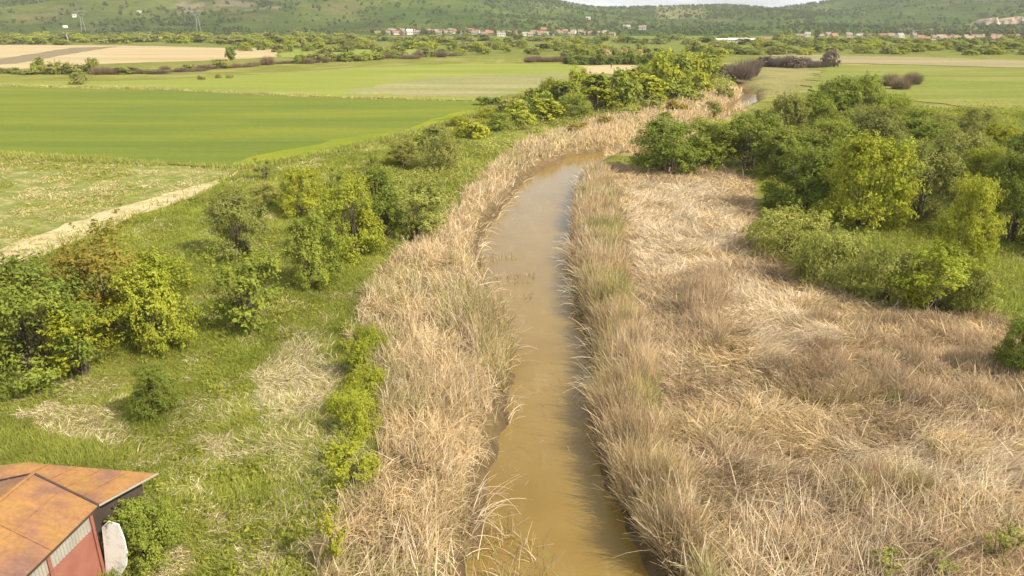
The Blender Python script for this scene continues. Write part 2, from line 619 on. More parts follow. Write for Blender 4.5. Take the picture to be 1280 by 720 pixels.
# ------------------------------------------------------------------ fields: low solid sheets with ragged margins
def field(name, pts, mt, top, jit=.8, step=4.0, seed=1):
    P = poly(pts)
    r = np.random.default_rng(seed)
    B = []
    for i in range(len(P)):
        a, b = P[i], P[(i + 1) % len(P)]
        L = np.hypot(*(b - a))
        n = int(min(200, max(1, L // step)))
        for k in range(n):
            q = a + (b - a) * k / n
            B.append(q + r.normal(size=2) * jit * min(1, .25 + q[1] / 200) * (k > 0))
    n = len(B)
    me = bpy.data.meshes.new(name)
    V = [(q[0], q[1], top) for q in B] + [(q[0], q[1], -.3) for q in B]
    faces = [tuple(range(n))] + [(i, n + i, n + (i + 1) % n, (i + 1) % n) for i in range(n)]
    me.from_pydata(V, [], faces)
    me.materials.append(mt)
    me.update()
    import bmesh
    bm = bmesh.new()
    bm.from_mesh(me)
    bmesh.ops.recalc_face_normals(bm, faces=bm.faces)
    if max(bm.faces, key=lambda f: f.calc_area()).normal.z < 0:
        bmesh.ops.reverse_faces(bm, faces=bm.faces)
    bmesh.ops.triangulate(bm, faces=[f for f in bm.faces if len(f.verts) > 4])
    bm.to_mesh(me)
    bm.free()
    return link(name, me, kind='structure')


field('green_wheat_field', [(-900, 185), (-300, 185), (0, 194), (120, 202), (300, 211), (340, 206), (400, 194), (480, 176), (555, 156), (600, 141), (624, 129),
                            (400, 123), (200, 113), (0, 108), (-500, 96)], M['wheat'], .16, .5)
field('yellow_wheat_margin', [(285, 211), (300, 212), (340, 206.5), (400, 194.5), (480, 176.5), (555, 156.5), (600, 141.5), (625, 129), (590, 136), (540, 150), (470, 168), (400, 182), (345, 191), (310, 199)],
      M['wheat_yellow'], .17, 2.2)
field('light_green_field', [(-500, 95), (0, 107), (200, 112), (400, 121.5), (610, 127), (645, 116), (700, 100), (735, 91), (722, 80), (560, 80.5), (430, 86),
                            (330, 93), (200, 100.5), (0, 105)], M['wheat_light'], .13, .8)
field('fallow_field', [(430, 117), (520, 121), (622, 123), (660, 111), (700, 100), (728, 92), (640, 93), (540, 98), (470, 107)], M['fallow'], .15, 1.5)
field('tan_field', [(725, 82.5), (800, 82), (797, 92), (735, 93)], M['tan'], .18, 1.0)
field('dry_field', [(-700, 55), (0, 56), (150, 57), (345, 61.5), (346, 71), (250, 76), (120, 80), (0, 88), (-700, 90)], M['tan'], .14, 1.0, 8)
field('ploughed_strip', [(-200, 82), (0, 74), (90, 60), (152, 58), (110, 64), (20, 80), (-200, 95)], M['ploughed'], .18, .6, 8)
field('far_green_field', [(350, 62), (520, 62), (560, 66), (470, 70), (350, 72)], M['wheat_light'], .14, 1.0, 8)
field('right_meadow', [(1030, 84), (1120, 82), (1280, 86), (1700, 90), (1700, 170), (1280, 146), (1180, 130), (1080, 120), (1010, 112)], M['olive_field'], .12, 1.5)
field('dry_strip', [(960, 68), (1060, 70), (1160, 72), (1280, 76), (1700, 80), (1700, 90), (1280, 85), (1120, 81), (1040, 79), (970, 74)], M['pink_field'], .16, 1.5, 8)
E = [(-60, 190), (0, 196), (120, 204), (298, 213), (272, 224), (230, 240), (140, 268), (50, 302), (0, 324), (-60, 350)]
field('stubble_field', E, M['stubble'], .10, .35, 2)
field('field_margin', [(298, 213.5), (288, 222), (240, 247), (150, 278), (60, 317), (0, 347), (-60, 372), (-60, 340), (0, 314), (50, 295), (140, 263), (230, 238),
                       (272, 226)], M['stubble_dry'], .112, .6, 1.5)


# ------------------------------------------------------------------ grass, reeds, weeds (uncountable)
def scatter(P, n, falloff=30.0, pw=2.0):
    """n points in polygon P, thinning with distance from the drone's hover point"""
    lo, hi = P.min(0), P.max(0)
    X, Y, t = [], [], 0
    while t < n:
        x, y = rng.uniform(lo[0], hi[0], n * 2), rng.uniform(lo[1], hi[1], n * 2)
        d = np.sqrt(x * x + y * y + CAMZ ** 2)
        k = rng.random(n * 2) < np.minimum(1, (falloff / d)) ** pw
        x, y = x[k], y[k]
        k = inside(x, y, P)
        X.append(x[k])
        Y.append(y[k])
        t += k.sum()
    x, y = np.concatenate(X)[:n], np.concatenate(Y)[:n]
    return x, y


def far_w(x, y, w):
    return w * np.maximum(1, np.sqrt(x * x + y * y + CAMZ ** 2) / 32.0)


def strands(name, x, y, L, W, lean, leandir, droop, mt, S=3, zoff=0.0, wob=.05, seed=1, tintf=None):
    N = len(x)
    z = np.maximum(gz(x, y), WZ - .25) + zoff
    hor = np.stack([np.cos(leandir), np.sin(leandir)], 1)
    D = np.stack([hor[:, 0] * np.sin(lean), hor[:, 1] * np.sin(lean), np.cos(lean)], 1)
    V, Q = ribbons(np.stack([x, y, z], 1), D, L, far_w(x, y, W), S, droop, .3, seed, wob)
    t = rng.beta(2, 2, N) if tintf is None else np.clip(tintf + rng.normal(0, .16, N), 0, 1)
    return mesh_np(name, V, Q, [M[mt]], tint=np.repeat(t, (S + 1) * 2))


def U(a, b, n):
    return rng.uniform(a, b, n)


def keep(k, *a):
    return [v[k] for v in a]


# left reed bed: tangled tussocks, broken stalks leaning every way, gaps between
x, y = scatter(ZL, 130000, 30, 1.7)
sd, side = bank(x, y)
tus = fbm(x * .75, y * .75, 15, 3)
k = zone(x, y, ZL, .9) & (sd > .3 + .8 * fbm(x * .5, y * .5, 91, 2)) & (side < 0) & (rng.random(len(x)) < sstep(tus, .28, .6) + .12)
x, y, sd, tus = keep(k, x, y, sd, tus)
n = len(x)
ang = fbm(x * .3, y * .3, 61, 3) * 4 * pi + rng.normal(0, 1.2, n)
edge = sstep(sd, 1.4, .2)
lean = np.clip(np.abs(rng.normal(.55, .45, n)) - edge * .15, 0, 1.5)
L = U(.45, 1.25, n) * (.45 + 1.0 * tus) * (1 - .45 * edge)
W_ = U(.014, .038, n)
dr = U(.05, .6, n)
tf = .12 + .75 * fbm(x * 1.1, y * 1.1, 5, 3)
pick = rng.random(n)
gl = (fbm(x * .3, y * .3, 17, 3) > .55) & (pick < .45)
args = (x, y, L, W_, lean, ang, dr)
for key, nm, kk, lb in (('straw', 'reed_bed', ~gl & (pick < .8), 'dry tangled tan reed bed along the left bank of the muddy stream'),
                        ('straw_pale', 'reed_litter', ~gl & (pick >= .8), 'palest broken stalks strewn through the left reed bed'),
                        ('sedge', 'young_reeds', gl, 'greenish new reeds coming up inside the left reed bed')):
    link(nm, strands(nm, *keep(kk, *args), key, 4, wob=.1, seed=2, tintf=tf[kk]), label=lb, cat='reeds', kind='stuff')

# right bank strip: upright sedge and reeds, a few bending over the water
x, y = scatter(ZSTRIP, 85000, 30, 1.7)
sd, side = bank(x, y)
tus = fbm(x * .8, y * .8, 27, 3)
k = zone(x, y, ZSTRIP, .7) & (sd > .02 + .35 * fbm(x * .7, y * .7, 92, 2)) & (side > 0) & (rng.random(len(x)) < sstep(tus, .28, .6) + .15)
x, y, sd, tus = keep(k, x, y, sd, tus)
n = len(x)
edge = sstep(sd, .8, .1)
ang = np.where(rng.random(n) < edge * .5, pi + rng.normal(.1, .6, n), rng.uniform(0, 2 * pi, n))
lean = np.clip(np.abs(rng.normal(.28, .28, n)) + edge * .2, 0, 1.3)
green = fbm(x * .3, y * .3, 25, 3) + rng.normal(0, .07, n)
L = U(.45, 1.25, n) * (.45 + 1.0 * tus)
pick = rng.random(n)
m1 = green > .57
args = (x, y, L * U(.6, 1.45, n), U(.011, .027, n), lean, ang, U(.0, .22, n))
tf = .15 + .7 * fbm(x * 1.1, y * 1.1, 29, 3)
for key, nm, kk, lb in (('sedge', 'bank_sedge', m1, 'half green sedge standing along the right edge of the stream'),
                        ('straw', 'bank_reeds', ~m1 & (pick < .55), 'tan dry reeds standing along the right water edge'),
                        ('straw_brown', 'dead_reeds', ~m1 & (pick >= .55), 'brown dead reeds between the tan ones along the right water edge')):
    link(nm, strands(nm, *keep(kk, *args), key, 4, wob=.08, seed=3, tintf=tf[kk]), label=lb, cat='reeds', kind='stuff')

# flattened straw mat on the right bank: short broken stalks lying in loose swirls
x, y = scatter(ZR, 230000, 32, 1.7)
sd, side = bank(x, y)
k = zone(x, y, ZR, 1.2) & (sd > .9) & (side > 0)
x, y = keep(k, x, y)
n = len(x)
clump = fbm(x * .8, y * .8, 33, 4)
br = np.zeros(n, bool)
for P in ZBR:
    br |= zone(x, y, P, 1.6)
br |= rng.random(n) < .10
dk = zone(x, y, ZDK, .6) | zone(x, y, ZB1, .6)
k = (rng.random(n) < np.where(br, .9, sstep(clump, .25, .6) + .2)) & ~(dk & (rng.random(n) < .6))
x, y, clump, br = keep(k, x, y, clump, br)
n = len(x)
ang = fbm(x * .16, y * .16, 51, 3) * 5 * pi + rng.normal(0, 1, n) * np.where(zone(x, y, ZN, 1.0), 1.5, .95)
lean = np.clip(rng.normal(1.22, .3, n), .2, 1.55)
L = U(.25, .95, n)
zo = U(0, .2, n)
tf = .1 + .75 * fbm(x * 1.2, y * 1.2, 35, 4)
m1 = br & (fbm(x * .5, y * .5, 37, 3) > .30)
args = (x, y, L, U(.011, .032, n), lean, ang, U(.0, .14, n))
link('flattened_reeds', strands('flattened_reeds_pale', *keep(m1, *args), 'straw_pale', 3, zoff=zo[m1], wob=.16, seed=5, tintf=tf[m1]),
     label='bleached flattened reeds lying in swirls on the right bank', cat='reeds', kind='stuff')
m2 = ~m1 & ~br & (fbm(x * .28, y * .28, 39, 3) + rng.normal(0, .08, n) > .5)
link('flattened_straw', strands('flattened_straw', *keep(~m1 & ~m2, *args), 'straw', 3, zoff=zo[~m1 & ~m2], wob=.16, seed=6, tintf=tf[~m1 & ~m2]),
     label='tan trampled straw matted between paler swirls on the right bank', cat='straw', kind='stuff')
link('matted_stalks', strands('matted_stalks', *keep(m2, *args), 'straw_brown', 3, zoff=zo[m2], wob=.16, seed=16, tintf=tf[m2]),
     label='darker brown matted stalks in patches among the trampled straw', cat='straw', kind='stuff')

# standing dry grass tufts on the right bank
X, Y, H = [], [], []
for P, nn, h in ((ZB1, 9000, 1.25), (ZB2, 75000, .7), (ZN, 11000, .6), (ZDK, 4000, .8), (ZR, 30000, .55)):
    x, y = scatter(P, nn, 32, 1.6)
    X.append(x)
    Y.append(y)
    H.append(np.full(nn, h))
x, y, h = map(np.concatenate, (X, Y, H))
sd, side = bank(x, y)
tus = fbm(x * .9, y * .9, 71, 3)
for P in ZBR:
    tus = np.where(zone(x, y, P, 1.2), tus - .25, tus)
k = (sd > 1.0) & (side > 0) & zone(x, y, ZR, 1.0) & (rng.random(len(x)) < sstep(tus, .3, .58) + .05)
x, y, h, tus = keep(k, x, y, h, tus)
n = len(x)
ang = fbm(x * .2, y * .2, 73, 2) * 4 * pi + rng.normal(0, 1.0, n)
args = (x, y, h * U(.5, 1.3, n) * (.3 + 1.1 * tus), U(.010, .026, n), np.abs(rng.normal(.42, .35, n)), ang, U(.05, .5, n))
tf = .15 + .7 * fbm(x * .8, y * .8, 75, 3)
gk = (fbm(x * .22, y * .22, 79, 3) > .56) & (rng.random(n) < .5) & ~zone(x, y, ZB1, .6) & ~(zone(x, y, ZB2, .8) & (rng.random(n) < .7))
link('standing_dry_grass', strands('standing_dry_grass', *keep(~gk, *args), 'straw_brown', 3, wob=.06, seed=7, tintf=tf[~gk]),
     label='brown dry grass standing in soft tufts on the right bank', cat='grass', kind='stuff')
link('half_green_grass', strands('half_green_grass', *keep(gk, *args), 'sedge', 3, wob=.06, seed=17, tintf=tf[gk]),
     label='yellowish green grass coming through the dry tufts on the right bank', cat='grass', kind='stuff')

# single stout stalks, bleached, sticking out of the beds
X, Y = [], []
for P, nn in ((ZSTRIP, 9000), (ZL, 9000), (ZN, 2500), (ZR, 1500)):
    x, y = scatter(P, nn, 30, 1.7)
    X.append(x)
    Y.append(y)
x, y = map(np.concatenate, (X, Y))
sd, side = bank(x, y)
k = (sd > .3) & (fbm(x * .4, y * .4, 121, 3) > .47) & (zone(x, y, ZL, .6) | zone(x, y, ZR, .6))
x, y = keep(k, x, y)
n = len(x)
link('stout_stalks', strands('stout_stalks', x, y, U(.5, 1.5, n), U(.018, .036, n), np.clip(np.abs(rng.normal(.55, .45, n)), 0, 1.5), U(0, 2 * pi, n), U(0, .18, n), 'straw_pale', 3,
                             zoff=.1, wob=.05, seed=23), label='single stout bleached stalks sticking out of the dry reed beds', cat='reeds', kind='stuff')

# far reeds round the bend
x, y = scatter(ZFAR, 30000, 100, 1.2)
sd, side = bank(x, y)
k = zone(x, y, ZFAR, 4, .2) & (sd > .1) & (rng.random(len(x)) < sstep(fbm(x * .25, y * .25, 81, 3), .3, .6))
x, y = keep(k, x, y)
n = len(x)
link('far_reeds', strands('far_reeds', x, y, U(.7, 1.7, n) * (.3 + 1.1 * fbm(x * .22, y * .22, 81, 3)), U(.02, .04, n), np.abs(rng.normal(.4, .4, n)), U(0, 2 * pi, n),
                          U(0, .4, n), 'straw', 3, seed=8, tintf=.35 + .6 * fbm(x * .15, y * .15, 83, 3)),
     label='pale upright reeds round the far bend of the stream', cat='reeds', kind='stuff')

# stalks bent over and lying on the water along both edges
x, y = [], []
t = rng.random(2600) ** 1.6
Yw = 17 + t * 60
xs = np.interp(Yw, RC[:22, 1], RC[:22, 0])
hw = np.interp(Yw, RC[:22, 1], RH[:22])
sgn = np.where(rng.random(2600) < .72, 1, -1)
patch = fbm(Yw * .35, sgn * 9.0, 93, 2)
k = (patch > .46) & (rng.random(2600) < .7)
Yw, xs, hw, sgn = keep(k, Yw, xs, hw, sgn)
n = len(Yw)
x = xs + sgn * (hw + U(-.25, .35, n))
ang = np.where(sgn > 0, pi, 0) + rng.normal(0, .75, n) + .15
link('bent_reeds', strands('bent_reeds', x, Yw, U(.4, 1.8, n), U(.016, .034, n), np.clip(rng.normal(.85, .25, n), .2, 1.3), ang, U(.12, .35, n), 'straw_pale', 5, zoff=.25,
                           seed=9), label='long bent reed stalks arching over the stream from both banks', cat='reeds', kind='stuff')

# flooded reed stubs and drifting debris, left side of the water
FLOOD = poly([(560, 320), (640, 318), (668, 345), (665, 400), (640, 420), (600, 400)], WZ)
FL2 = poly([(585, 400), (630, 395), (640, 440), (632, 500), (600, 500)], WZ)
x, y = scatter(FLOOD, 1500, 60)
x2, y2 = scatter(FL2, 2000, 60)
x3, y3 = scatter(poly([(570, 640), (640, 660), (690, 690), (680, 760), (560, 760)], WZ), 260, 60)
k = fbm(x * .8, y * .8, 95, 3) > .5
x, y = keep(k, x, y)
nf = len(x)
x, y = np.concatenate([x, x2, x3]), np.concatenate([y, y2, y3])
n = len(x)
L = np.concatenate([U(.15, .55, nf), U(.6, 1.7, len(x2)), U(.4, 1.3, len(x3))])
dg = np.maximum(gz(x, y), WZ - .1)
gr = rng.random(n) < .45
link('drowned_reeds', strands('drowned_reeds', *keep(~gr, x, y, L), *keep(~gr, U(.015, .03, n), np.abs(rng.normal(.5, .4, n)), U(0, 2 * pi, n), U(.05, .4, n)), 'straw_brown', 3, zoff=.12, seed=25),
     label='brown broken reeds drowned in the shallows by the left bank', cat='reeds', kind='stuff')
nd_ = 420
dy = 17 + rng.random(nd_) ** 1.5 * 48
dx = np.interp(dy, RC[:22, 1], RC[:22, 0]) + np.interp(dy, RC[:22, 1], RH[:22]) * np.clip(rng.normal(-.6, .5, nd_), -1, .95)
dz = np.full(nd_, WZ + .012)
a_ = U(0, 2 * pi, nd_)
V, Q = ribbons(np.stack([dx, dy, dz], 1), np.stack([np.cos(a_), np.sin(a_), np.zeros(nd_)], 1), U(.15, .9, nd_), U(.015, .035, nd_), 2, 0, .5, 27)
V[:, 2] = WZ + .008 + np.abs(V[:, 2] - WZ - .012) * .3
link('floating_debris', mesh_np('floating_debris', V, Q, [M['straw_brown']], tint=np.repeat(rng.random(nd_) * .6, 6)), label='bits of reed stalk floating on the muddy water', cat='debris', kind='stuff')
x, y, L = keep(gr, x, y, L)
n = len(x)
link('flooded_reeds', strands('flooded_reeds', x, y, L, U(.02, .035, n), np.abs(rng.normal(.3, .25, n)), U(0, 2 * pi, n), U(.05, .3, n), 'sedge', 3, zoff=.12, seed=10),
     label='thin reed clumps standing in the shallow water near the left bank', cat='reeds', kind='stuff')

# grass on the left bank and between the trees on the right
ZG = poly([(-120, 372), (-40, 362), (60, 318), (150, 279), (240, 249), (300, 216), (480, 181), (600, 150), (650, 150), (640, 190), (600, 230), (540, 290), (480, 350), (440, 420),
           (480, 500), (478, 600), (425, 650), (400, 780), (-200, 780)])


def grass(P, n, seed, hmul=1.0):
    x, y = scatter(P, n, 30, 1.75)
    k = ~zone(x, y, ZL, .8)
    x, y = keep(k, x, y)
    n = len(x)
    pale = np.zeros(n, bool)
    for Z in ZPALE:
        pale |= zone(x, y, Z, .8)
    pale &= rng.random(n) < .42
    low = zone(x, y, ZLOW, 1.0)
    pale |= low & (rng.random(n) < .26)
    pale |= (fbm(x * .6, y * .6, 43, 4) > .62) & (rng.random(n) < .22)
    h = (.10 + .34 * fbm(x * .35, y * .35, seed, 4) ** 1.5) * hmul * np.where(low, 1.5, 1)
    return x, y, pale, h


x, y, pale, h = grass(ZG, 430000, 45)
n = len(x)
ang = fbm(x * .3, y * .3, 47, 2) * 4 * pi + rng.normal(0, 1.0, n)
lean = np.abs(rng.normal(.6, .35, n))
tf = .1 + .8 * fbm(x * .3, y * .3, 49, 4)
a = (x, y, h * U(.6, 1.25, n), U(.013, .027, n), lean, ang, U(.1, .4, n))
link('meadow_grass', strands('meadow_grass', *keep(~pale, *a), 'grass', 2, seed=11, tintf=tf[~pale]), label='lush yellow green meadow grass on the left bank',
     cat='grass', kind='stuff')
a = (x, y, h * U(.8, 1.9, n), U(.012, .028, n), np.clip(lean + .5, 0, 1.5), ang + rng.normal(0, .8, n), U(.05, .5, n))
link('dead_grass', strands('dead_grass', *keep(pale, *a), 'straw_pale', 3, seed=12, tintf=tf[pale]), label='pale dead grass lying in patches on the left bank', cat='grass',
     kind='stuff')

x, y = scatter(ZGREEN_R, 60000, 45, 1.5)
k = ~zone(x, y, ZR, .8)
x, y = keep(k, x, y)
n = len(x)
link('right_grass', strands('right_grass', x, y, U(.15, .55, n), U(.022, .04, n), np.abs(rng.normal(.45, .3, n)), U(0, 2 * pi, n), U(.1, .4, n), 'grass', 2, seed=13,
                            tintf=.0 + .7 * fbm(x * .2, y * .2, 53, 4)), label='deep green grass growing between the trees on the right', cat='grass', kind='stuff')


# low broad-leaved weeds
def weeds(name, P, n, per, seed, mt, r0=.3, label='', zmul=1.0, mask=None):
    x, y = scatter(P, n, 30, 1.5)
    k = fbm(x * .16, y * .16, seed, 4) > .5
    if mask is not None:
        k &= mask(x, y)
    x, y = keep(k, x, y)
    n = len(x)
    z = gz(x, y)
    sc = np.maximum(1, np.hypot(x, y) / 45.0) * U(.6, 1.4, n)
    c = np.repeat(np.stack([x, y, z], 1), per, 0)
    q = rng.normal(size=(n * per, 3))
    q /= np.linalg.norm(q, axis=1, keepdims=True)
    q[:, 2] = np.abs(q[:, 2]) * zmul
    s = np.repeat(sc, per)
    c = c + q * (r0 * s * U(.4, 1.1, n * per))[:, None]
    V, Q = leaves(c, q + [0, 0, .7] + rng.normal(0, .4, q.shape), .06 * s ** .8 * U(.7, 1.3, n * per), seed)
    t = np.repeat(np.clip(.1 + .8 * fbm(x * .3, y * .3, seed + 3, 3) + rng.normal(0, .1, n), 0, 1), per)
    t = np.clip(t + rng.normal(0, .12, len(t)), 0, 1)
    link(name, mesh_np(name, V, Q, [M[mt]], tint=np.repeat(t, 4)), label=label, cat='weeds', kind='stuff')


weeds('weeds', ZG, 3000, 26, 57, 'weed', .3, 'low leafy weeds scattered through the left bank grass', mask=lambda x, y: ~zone(x, y, ZL, .8))
ZBL = poly([(480, 205), (560, 178), (620, 158), (680, 145), (760, 128), (840, 112), (900, 98), (920, 110), (850, 128), (790, 142), (700, 160), (640, 185), (600, 225), (560, 262),
            (500, 262), (440, 215)])
weeds('undergrowth', ZBL, 5000, 22, 63, 'sage', .42, 'yellow green undergrowth below the bushes of the far left bank', 1.1)
weeds('grove_undergrowth', ZGREEN_R, 4200, 26, 67, 'weed', .4, 'low green undergrowth beneath the grove on the right', 1.2, mask=lambda x, y: ~zone(x, y, ZR, .8))
weeds('stubble_weeds', ZFIELD_E, 7000, 9, 69, 'weed', .16, 'small green weeds sprouting across the pale stubble field', .6)
x, y = scatter(ZFIELD_E, 17000, 45, 1.5)
k = fbm(x * .6, y * .6, 97, 4) > .5
x, y = keep(k, x, y)
n = len(x)
link('stubble', strands('stubble', x, y, U(.08, .28, n), U(.014, .028, n), U(.6, 1.5, n), U(0, 2 * pi, n), U(0, .2, n), 'straw', 2, zoff=.1, seed=14),
     label='pale crop stubble lying on the field at the left', cat='stubble', kind='stuff')


def fringe(name, pts, n, width, mt, label, h=(.2, .6)):
    P = poly(pts)
    seg = np.hypot(*(P[1:] - P[:-1]).T)
    i = rng.choice(len(seg), n, p=seg / seg.sum())
    t = rng.random(n)[:, None]
    q = P[i] * (1 - t) + P[i + 1] * t + rng.normal(0, width, (n, 2))
    x, y = q.T
    k = rng.random(n) < sstep(fbm(x * .2, y * .2, 113, 3), .25, .6) + .1
    x, y = keep(k, x, y)
    n = len(x)
    link(name, strands(name, x, y, U(*h, n), U(.02, .04, n), np.abs(rng.normal(.45, .3, n)), U(0, 2 * pi, n), U(.1, .4, n), mt, 2, zoff=.08, seed=19,
                       tintf=.2 + .6 * fbm(x * .2, y * .2, 115, 3)), label=label, cat='grass', kind='stuff')


fringe('field_edge_grass', [(-60, 188), (0, 194.5), (120, 202.5), (300, 211.5), (340, 206.5), (400, 194.5), (480, 176.5), (555, 156.5), (600, 141.5), (625, 129)], 16000, .7, 'sage',
       'ragged weedy grass along the near edge of the wheat field')
fringe('field_balk_grass', [(0, 108), (200, 112.5), (400, 122), (610, 127.5)], 7000, 1.2, 'sedge', 'pale grass balk between the two wheat fields')
fringe('margin_weeds', [(-40, 362), (0, 347), (60, 317), (150, 278), (240, 247), (288, 222)], 1300, .7, 'grass', 'green weeds creeping over the dry margin of the stubble field')

# ------------------------------------------------------------------ trees and bushes
def woody(name, H, R, base, nclump, nleaf, lsize, seed, form='round', stems=1, spread=.34, stray=.06):
    """returns (trunk mesh data, crown mesh data) of a plant H high and R in radius, base at the origin"""
    r = np.random.default_rng(seed)
    g = Geo()
    cz0, cz1 = base * H, H
    C, RR = [], []
    for i in range(nclump):
        u = r.random() ** .8
        zz = cz0 + (cz1 - cz0) * u * .92
        if form == 'round':
            prof = math.sqrt(max(.05, 1 - (2 * (u * .92) - .75) ** 2 / 1.6))
        elif form == 'tall':
            prof = .35 + .75 * sin(pi * min(1, u * .85 + .12))
        else:
            prof = .55 + .5 * u
        a = r.uniform(0, 2 * pi)
        rad = R * prof * math.sqrt(r.uniform(.15, 1)) * .82
        C.append((rad * cos(a), rad * sin(a), zz))
        RR.append(R * spread * r.uniform(.65, 1.25))
    C, RR = np.array(C), np.array(RR)
    # stems and limbs
    st = []
    for k in range(stems):
        a = r.uniform(0, 2 * pi)
        o = .12 * R * (stems > 1)
        b0 = np.array((o * cos(a), o * sin(a), -.35))
        lean = r.uniform(.05, .35) * (1 if stems > 1 else .25)
        tp = np.array((cos(a) * lean * H * .5, sin(a) * lean * H * .5, H * r.uniform(.55, .75)))
        mid = b0 * .5 + tp * .5 + r.normal(size=3) * .06 * H * .3
        rb = .028 * H / math.sqrt(stems) ** .8
        g.tube([b0, b0 * .75 + mid * .25, mid, tp], [rb * 1.25, rb, rb * .7, rb * .25], 6)
        st.append((b0, mid, tp, rb))
    for c_, rr in zip(C, RR):
        b0, mid, tp, rb = st[r.integers(len(st))]
        f = np.clip(r.uniform(.25, .95) * c_[2] / H, .12, .95)
        p0 = b0 + (mid - b0) * min(1, f * 2) if f < .5 else mid + (tp - mid) * (f - .5) * 2
        md = p0 * .45 + c_ * .55 + np.array((0, 0, -.06 * H)) * r.uniform(-.3, 1)
        g.tube([p0, md, c_, c_ + (c_ - md) * .5], [rb * .42, rb * .28, rb * .16, rb * .06], 4)
        for j in range(3):
            e = c_ + r.normal(size=3) * rr * .75
            g.tube([md * .3 + c_ * .7, e * .6 + c_ * .4, e], [rb * .15, rb * .1, rb * .04], 3)
    # leaves
    w = RR ** 2
    idx = r.choice(nclump, nleaf, p=w / w.sum())
    # sprays: every clump is a handful of leafy shoots pointing outwards and up
    NS = 11
    sd_ = r.normal(size=(nclump, NS, 3))
    oc = C - np.array((0, 0, H * .3))
    oc /= np.linalg.norm(oc, axis=1, keepdims=True) + 1e-9
    sd_ = sd_ / np.linalg.norm(sd_, axis=2, keepdims=True) + oc[:, None] * (.75 if form == 'vase' else .5) + np.array((0, 0, .85 if form == 'vase' else .25))
    sd_ /= np.linalg.norm(sd_, axis=2, keepdims=True)
    sl_ = r.uniform(.7, 1.9 if form == 'vase' else 1.5, (nclump, NS)) * (1 + (r.random((nclump, NS)) < stray * 2) * .5)
    j = r.integers(NS, size=nleaf)
    u = r.random(nleaf) ** .75
    ax = sd_[idx, j]
    q = r.normal(size=(nleaf, 3))
    off_ = q * (RR[idx] * ((.20 if form == 'vase' else .30) * (1.2 - u)))[:, None]
    sq = np.array((1, 1, .85)) if form != 'tall' else np.array((.9, .9, 1.15))
    P = C[idx] + (ax * (RR[idx] * sl_[idx, j] * u)[:, None] + off_) * sq
    q /= np.linalg.norm(q, axis=1, keepdims=True)
    q = q * .7 + ax * .5
    P[:, 2] = np.maximum(P[:, 2], .04 * H * r.random(nleaf) + .02)
    ctr = np.array((0, 0, H * .45))
    o = P - ctr
    o /= np.linalg.norm(o, axis=1, keepdims=True) + 1e-9
    nrm = q * .7 + o * .5 + np.array((0, 0, .45)) + r.normal(0, .45, P.shape)
    V, Q = leaves(P, nrm, lsize * r.uniform(.6, 1.35, nleaf), seed, .52)
    ct = r.uniform(.2, .8, nclump)
    t = np.clip(ct[idx] + r.normal(0, .17, nleaf), 0, 1)
    tm = g.mesh(name + '_trunk', [M['bark']], True)
    cm = mesh_np(name + '_crown', V, Q, [M['mid']], tint=np.repeat(t, 4))
    return tm, cm


def twiggy(name, H, R, n, seed):
    """a bare brown thicket: many thin twigs"""
    r = np.random.default_rng(seed)
    a = r.uniform(0, 2 * pi, n)
    rad = R * np.sqrt(r.random(n)) * .75
    x, y = rad * np.cos(a), rad * np.sin(a)
    hh = H * np.sqrt(np.clip(1 - (rad / R) ** 2, .1, 1)) * r.uniform(.55, 1.05, n)
    z0 = r.uniform(0, .5, n) * hh
    D = np.stack([x / R * .7, y / R * .7, np.ones(n)], 1) + r.normal(0, .35, (n, 3))
    V, Q = ribbons(np.stack([x, y, z0], 1), D, (hh - z0) * 1.05, r.uniform(.03, .07, n) * H * .3, 3, .02, .3, seed, .1)
    t = np.repeat(r.beta(2, 2, n), 8)
    return mesh_np(name, V, Q, [M['brown']], tint=t)


BUSH = [woody('bush', 3, 1.8, .02, 48, 17000, .053, 100 + i, 'round', 7, .29, .12) for i in range(5)]
VASE = [woody('vase_bush', 3, 1.6, .05, 30, 6000, .07, 120 + i, 'vase', 9, .34, .16) for i in range(3)]
TREE = [woody('tree', 7, 2.9, .08, 54, 22000, .10, 140 + i, 'round', 2, .30, .07) for i in range(4)]
TALL = [woody('tall_tree', 8, 2.4, .08, 50, 18000, .10, 160 + i, 'tall', 1, .34, .07) for i in range(3)]
LOW = [woody('low_bush', 1.6, 1.9, .02, 40, 9000, .06, 180 + i, 'round', 12, .34, .08) for i in range(3)]
SPARSE = [woody('sapling', 2.4, .9, .15, 14, 1100, .07, 200 + i, 'vase', 5, .36, .25) for i in range(3)]
FARB = [woody('far_bush', 3, 2.6, .03, 22, 1100, .30, 220 + i, 'round', 3, .36, .08) for i in range(4)]
FART = [woody('far_tree', 6, 2.4, .08, 22, 1200, .34, 240 + i, 'tall', 1, .36, .08) for i in range(3)]
TWIG = [twiggy('thicket', 3, 2.4, 1500, 260 + i) for i in range(3)]
LIB = dict(bush=(BUSH, 3, 1.8), vase=(VASE, 3, 1.6), tree=(TREE, 7, 2.9), tall=(TALL, 8, 2.4), low=(LOW, 1.6, 1.9), sparse=(SPARSE, 2.4, .9), farb=(FARB, 3, 2.6), fart=(FART, 6, 2.4))
_turn = [0]


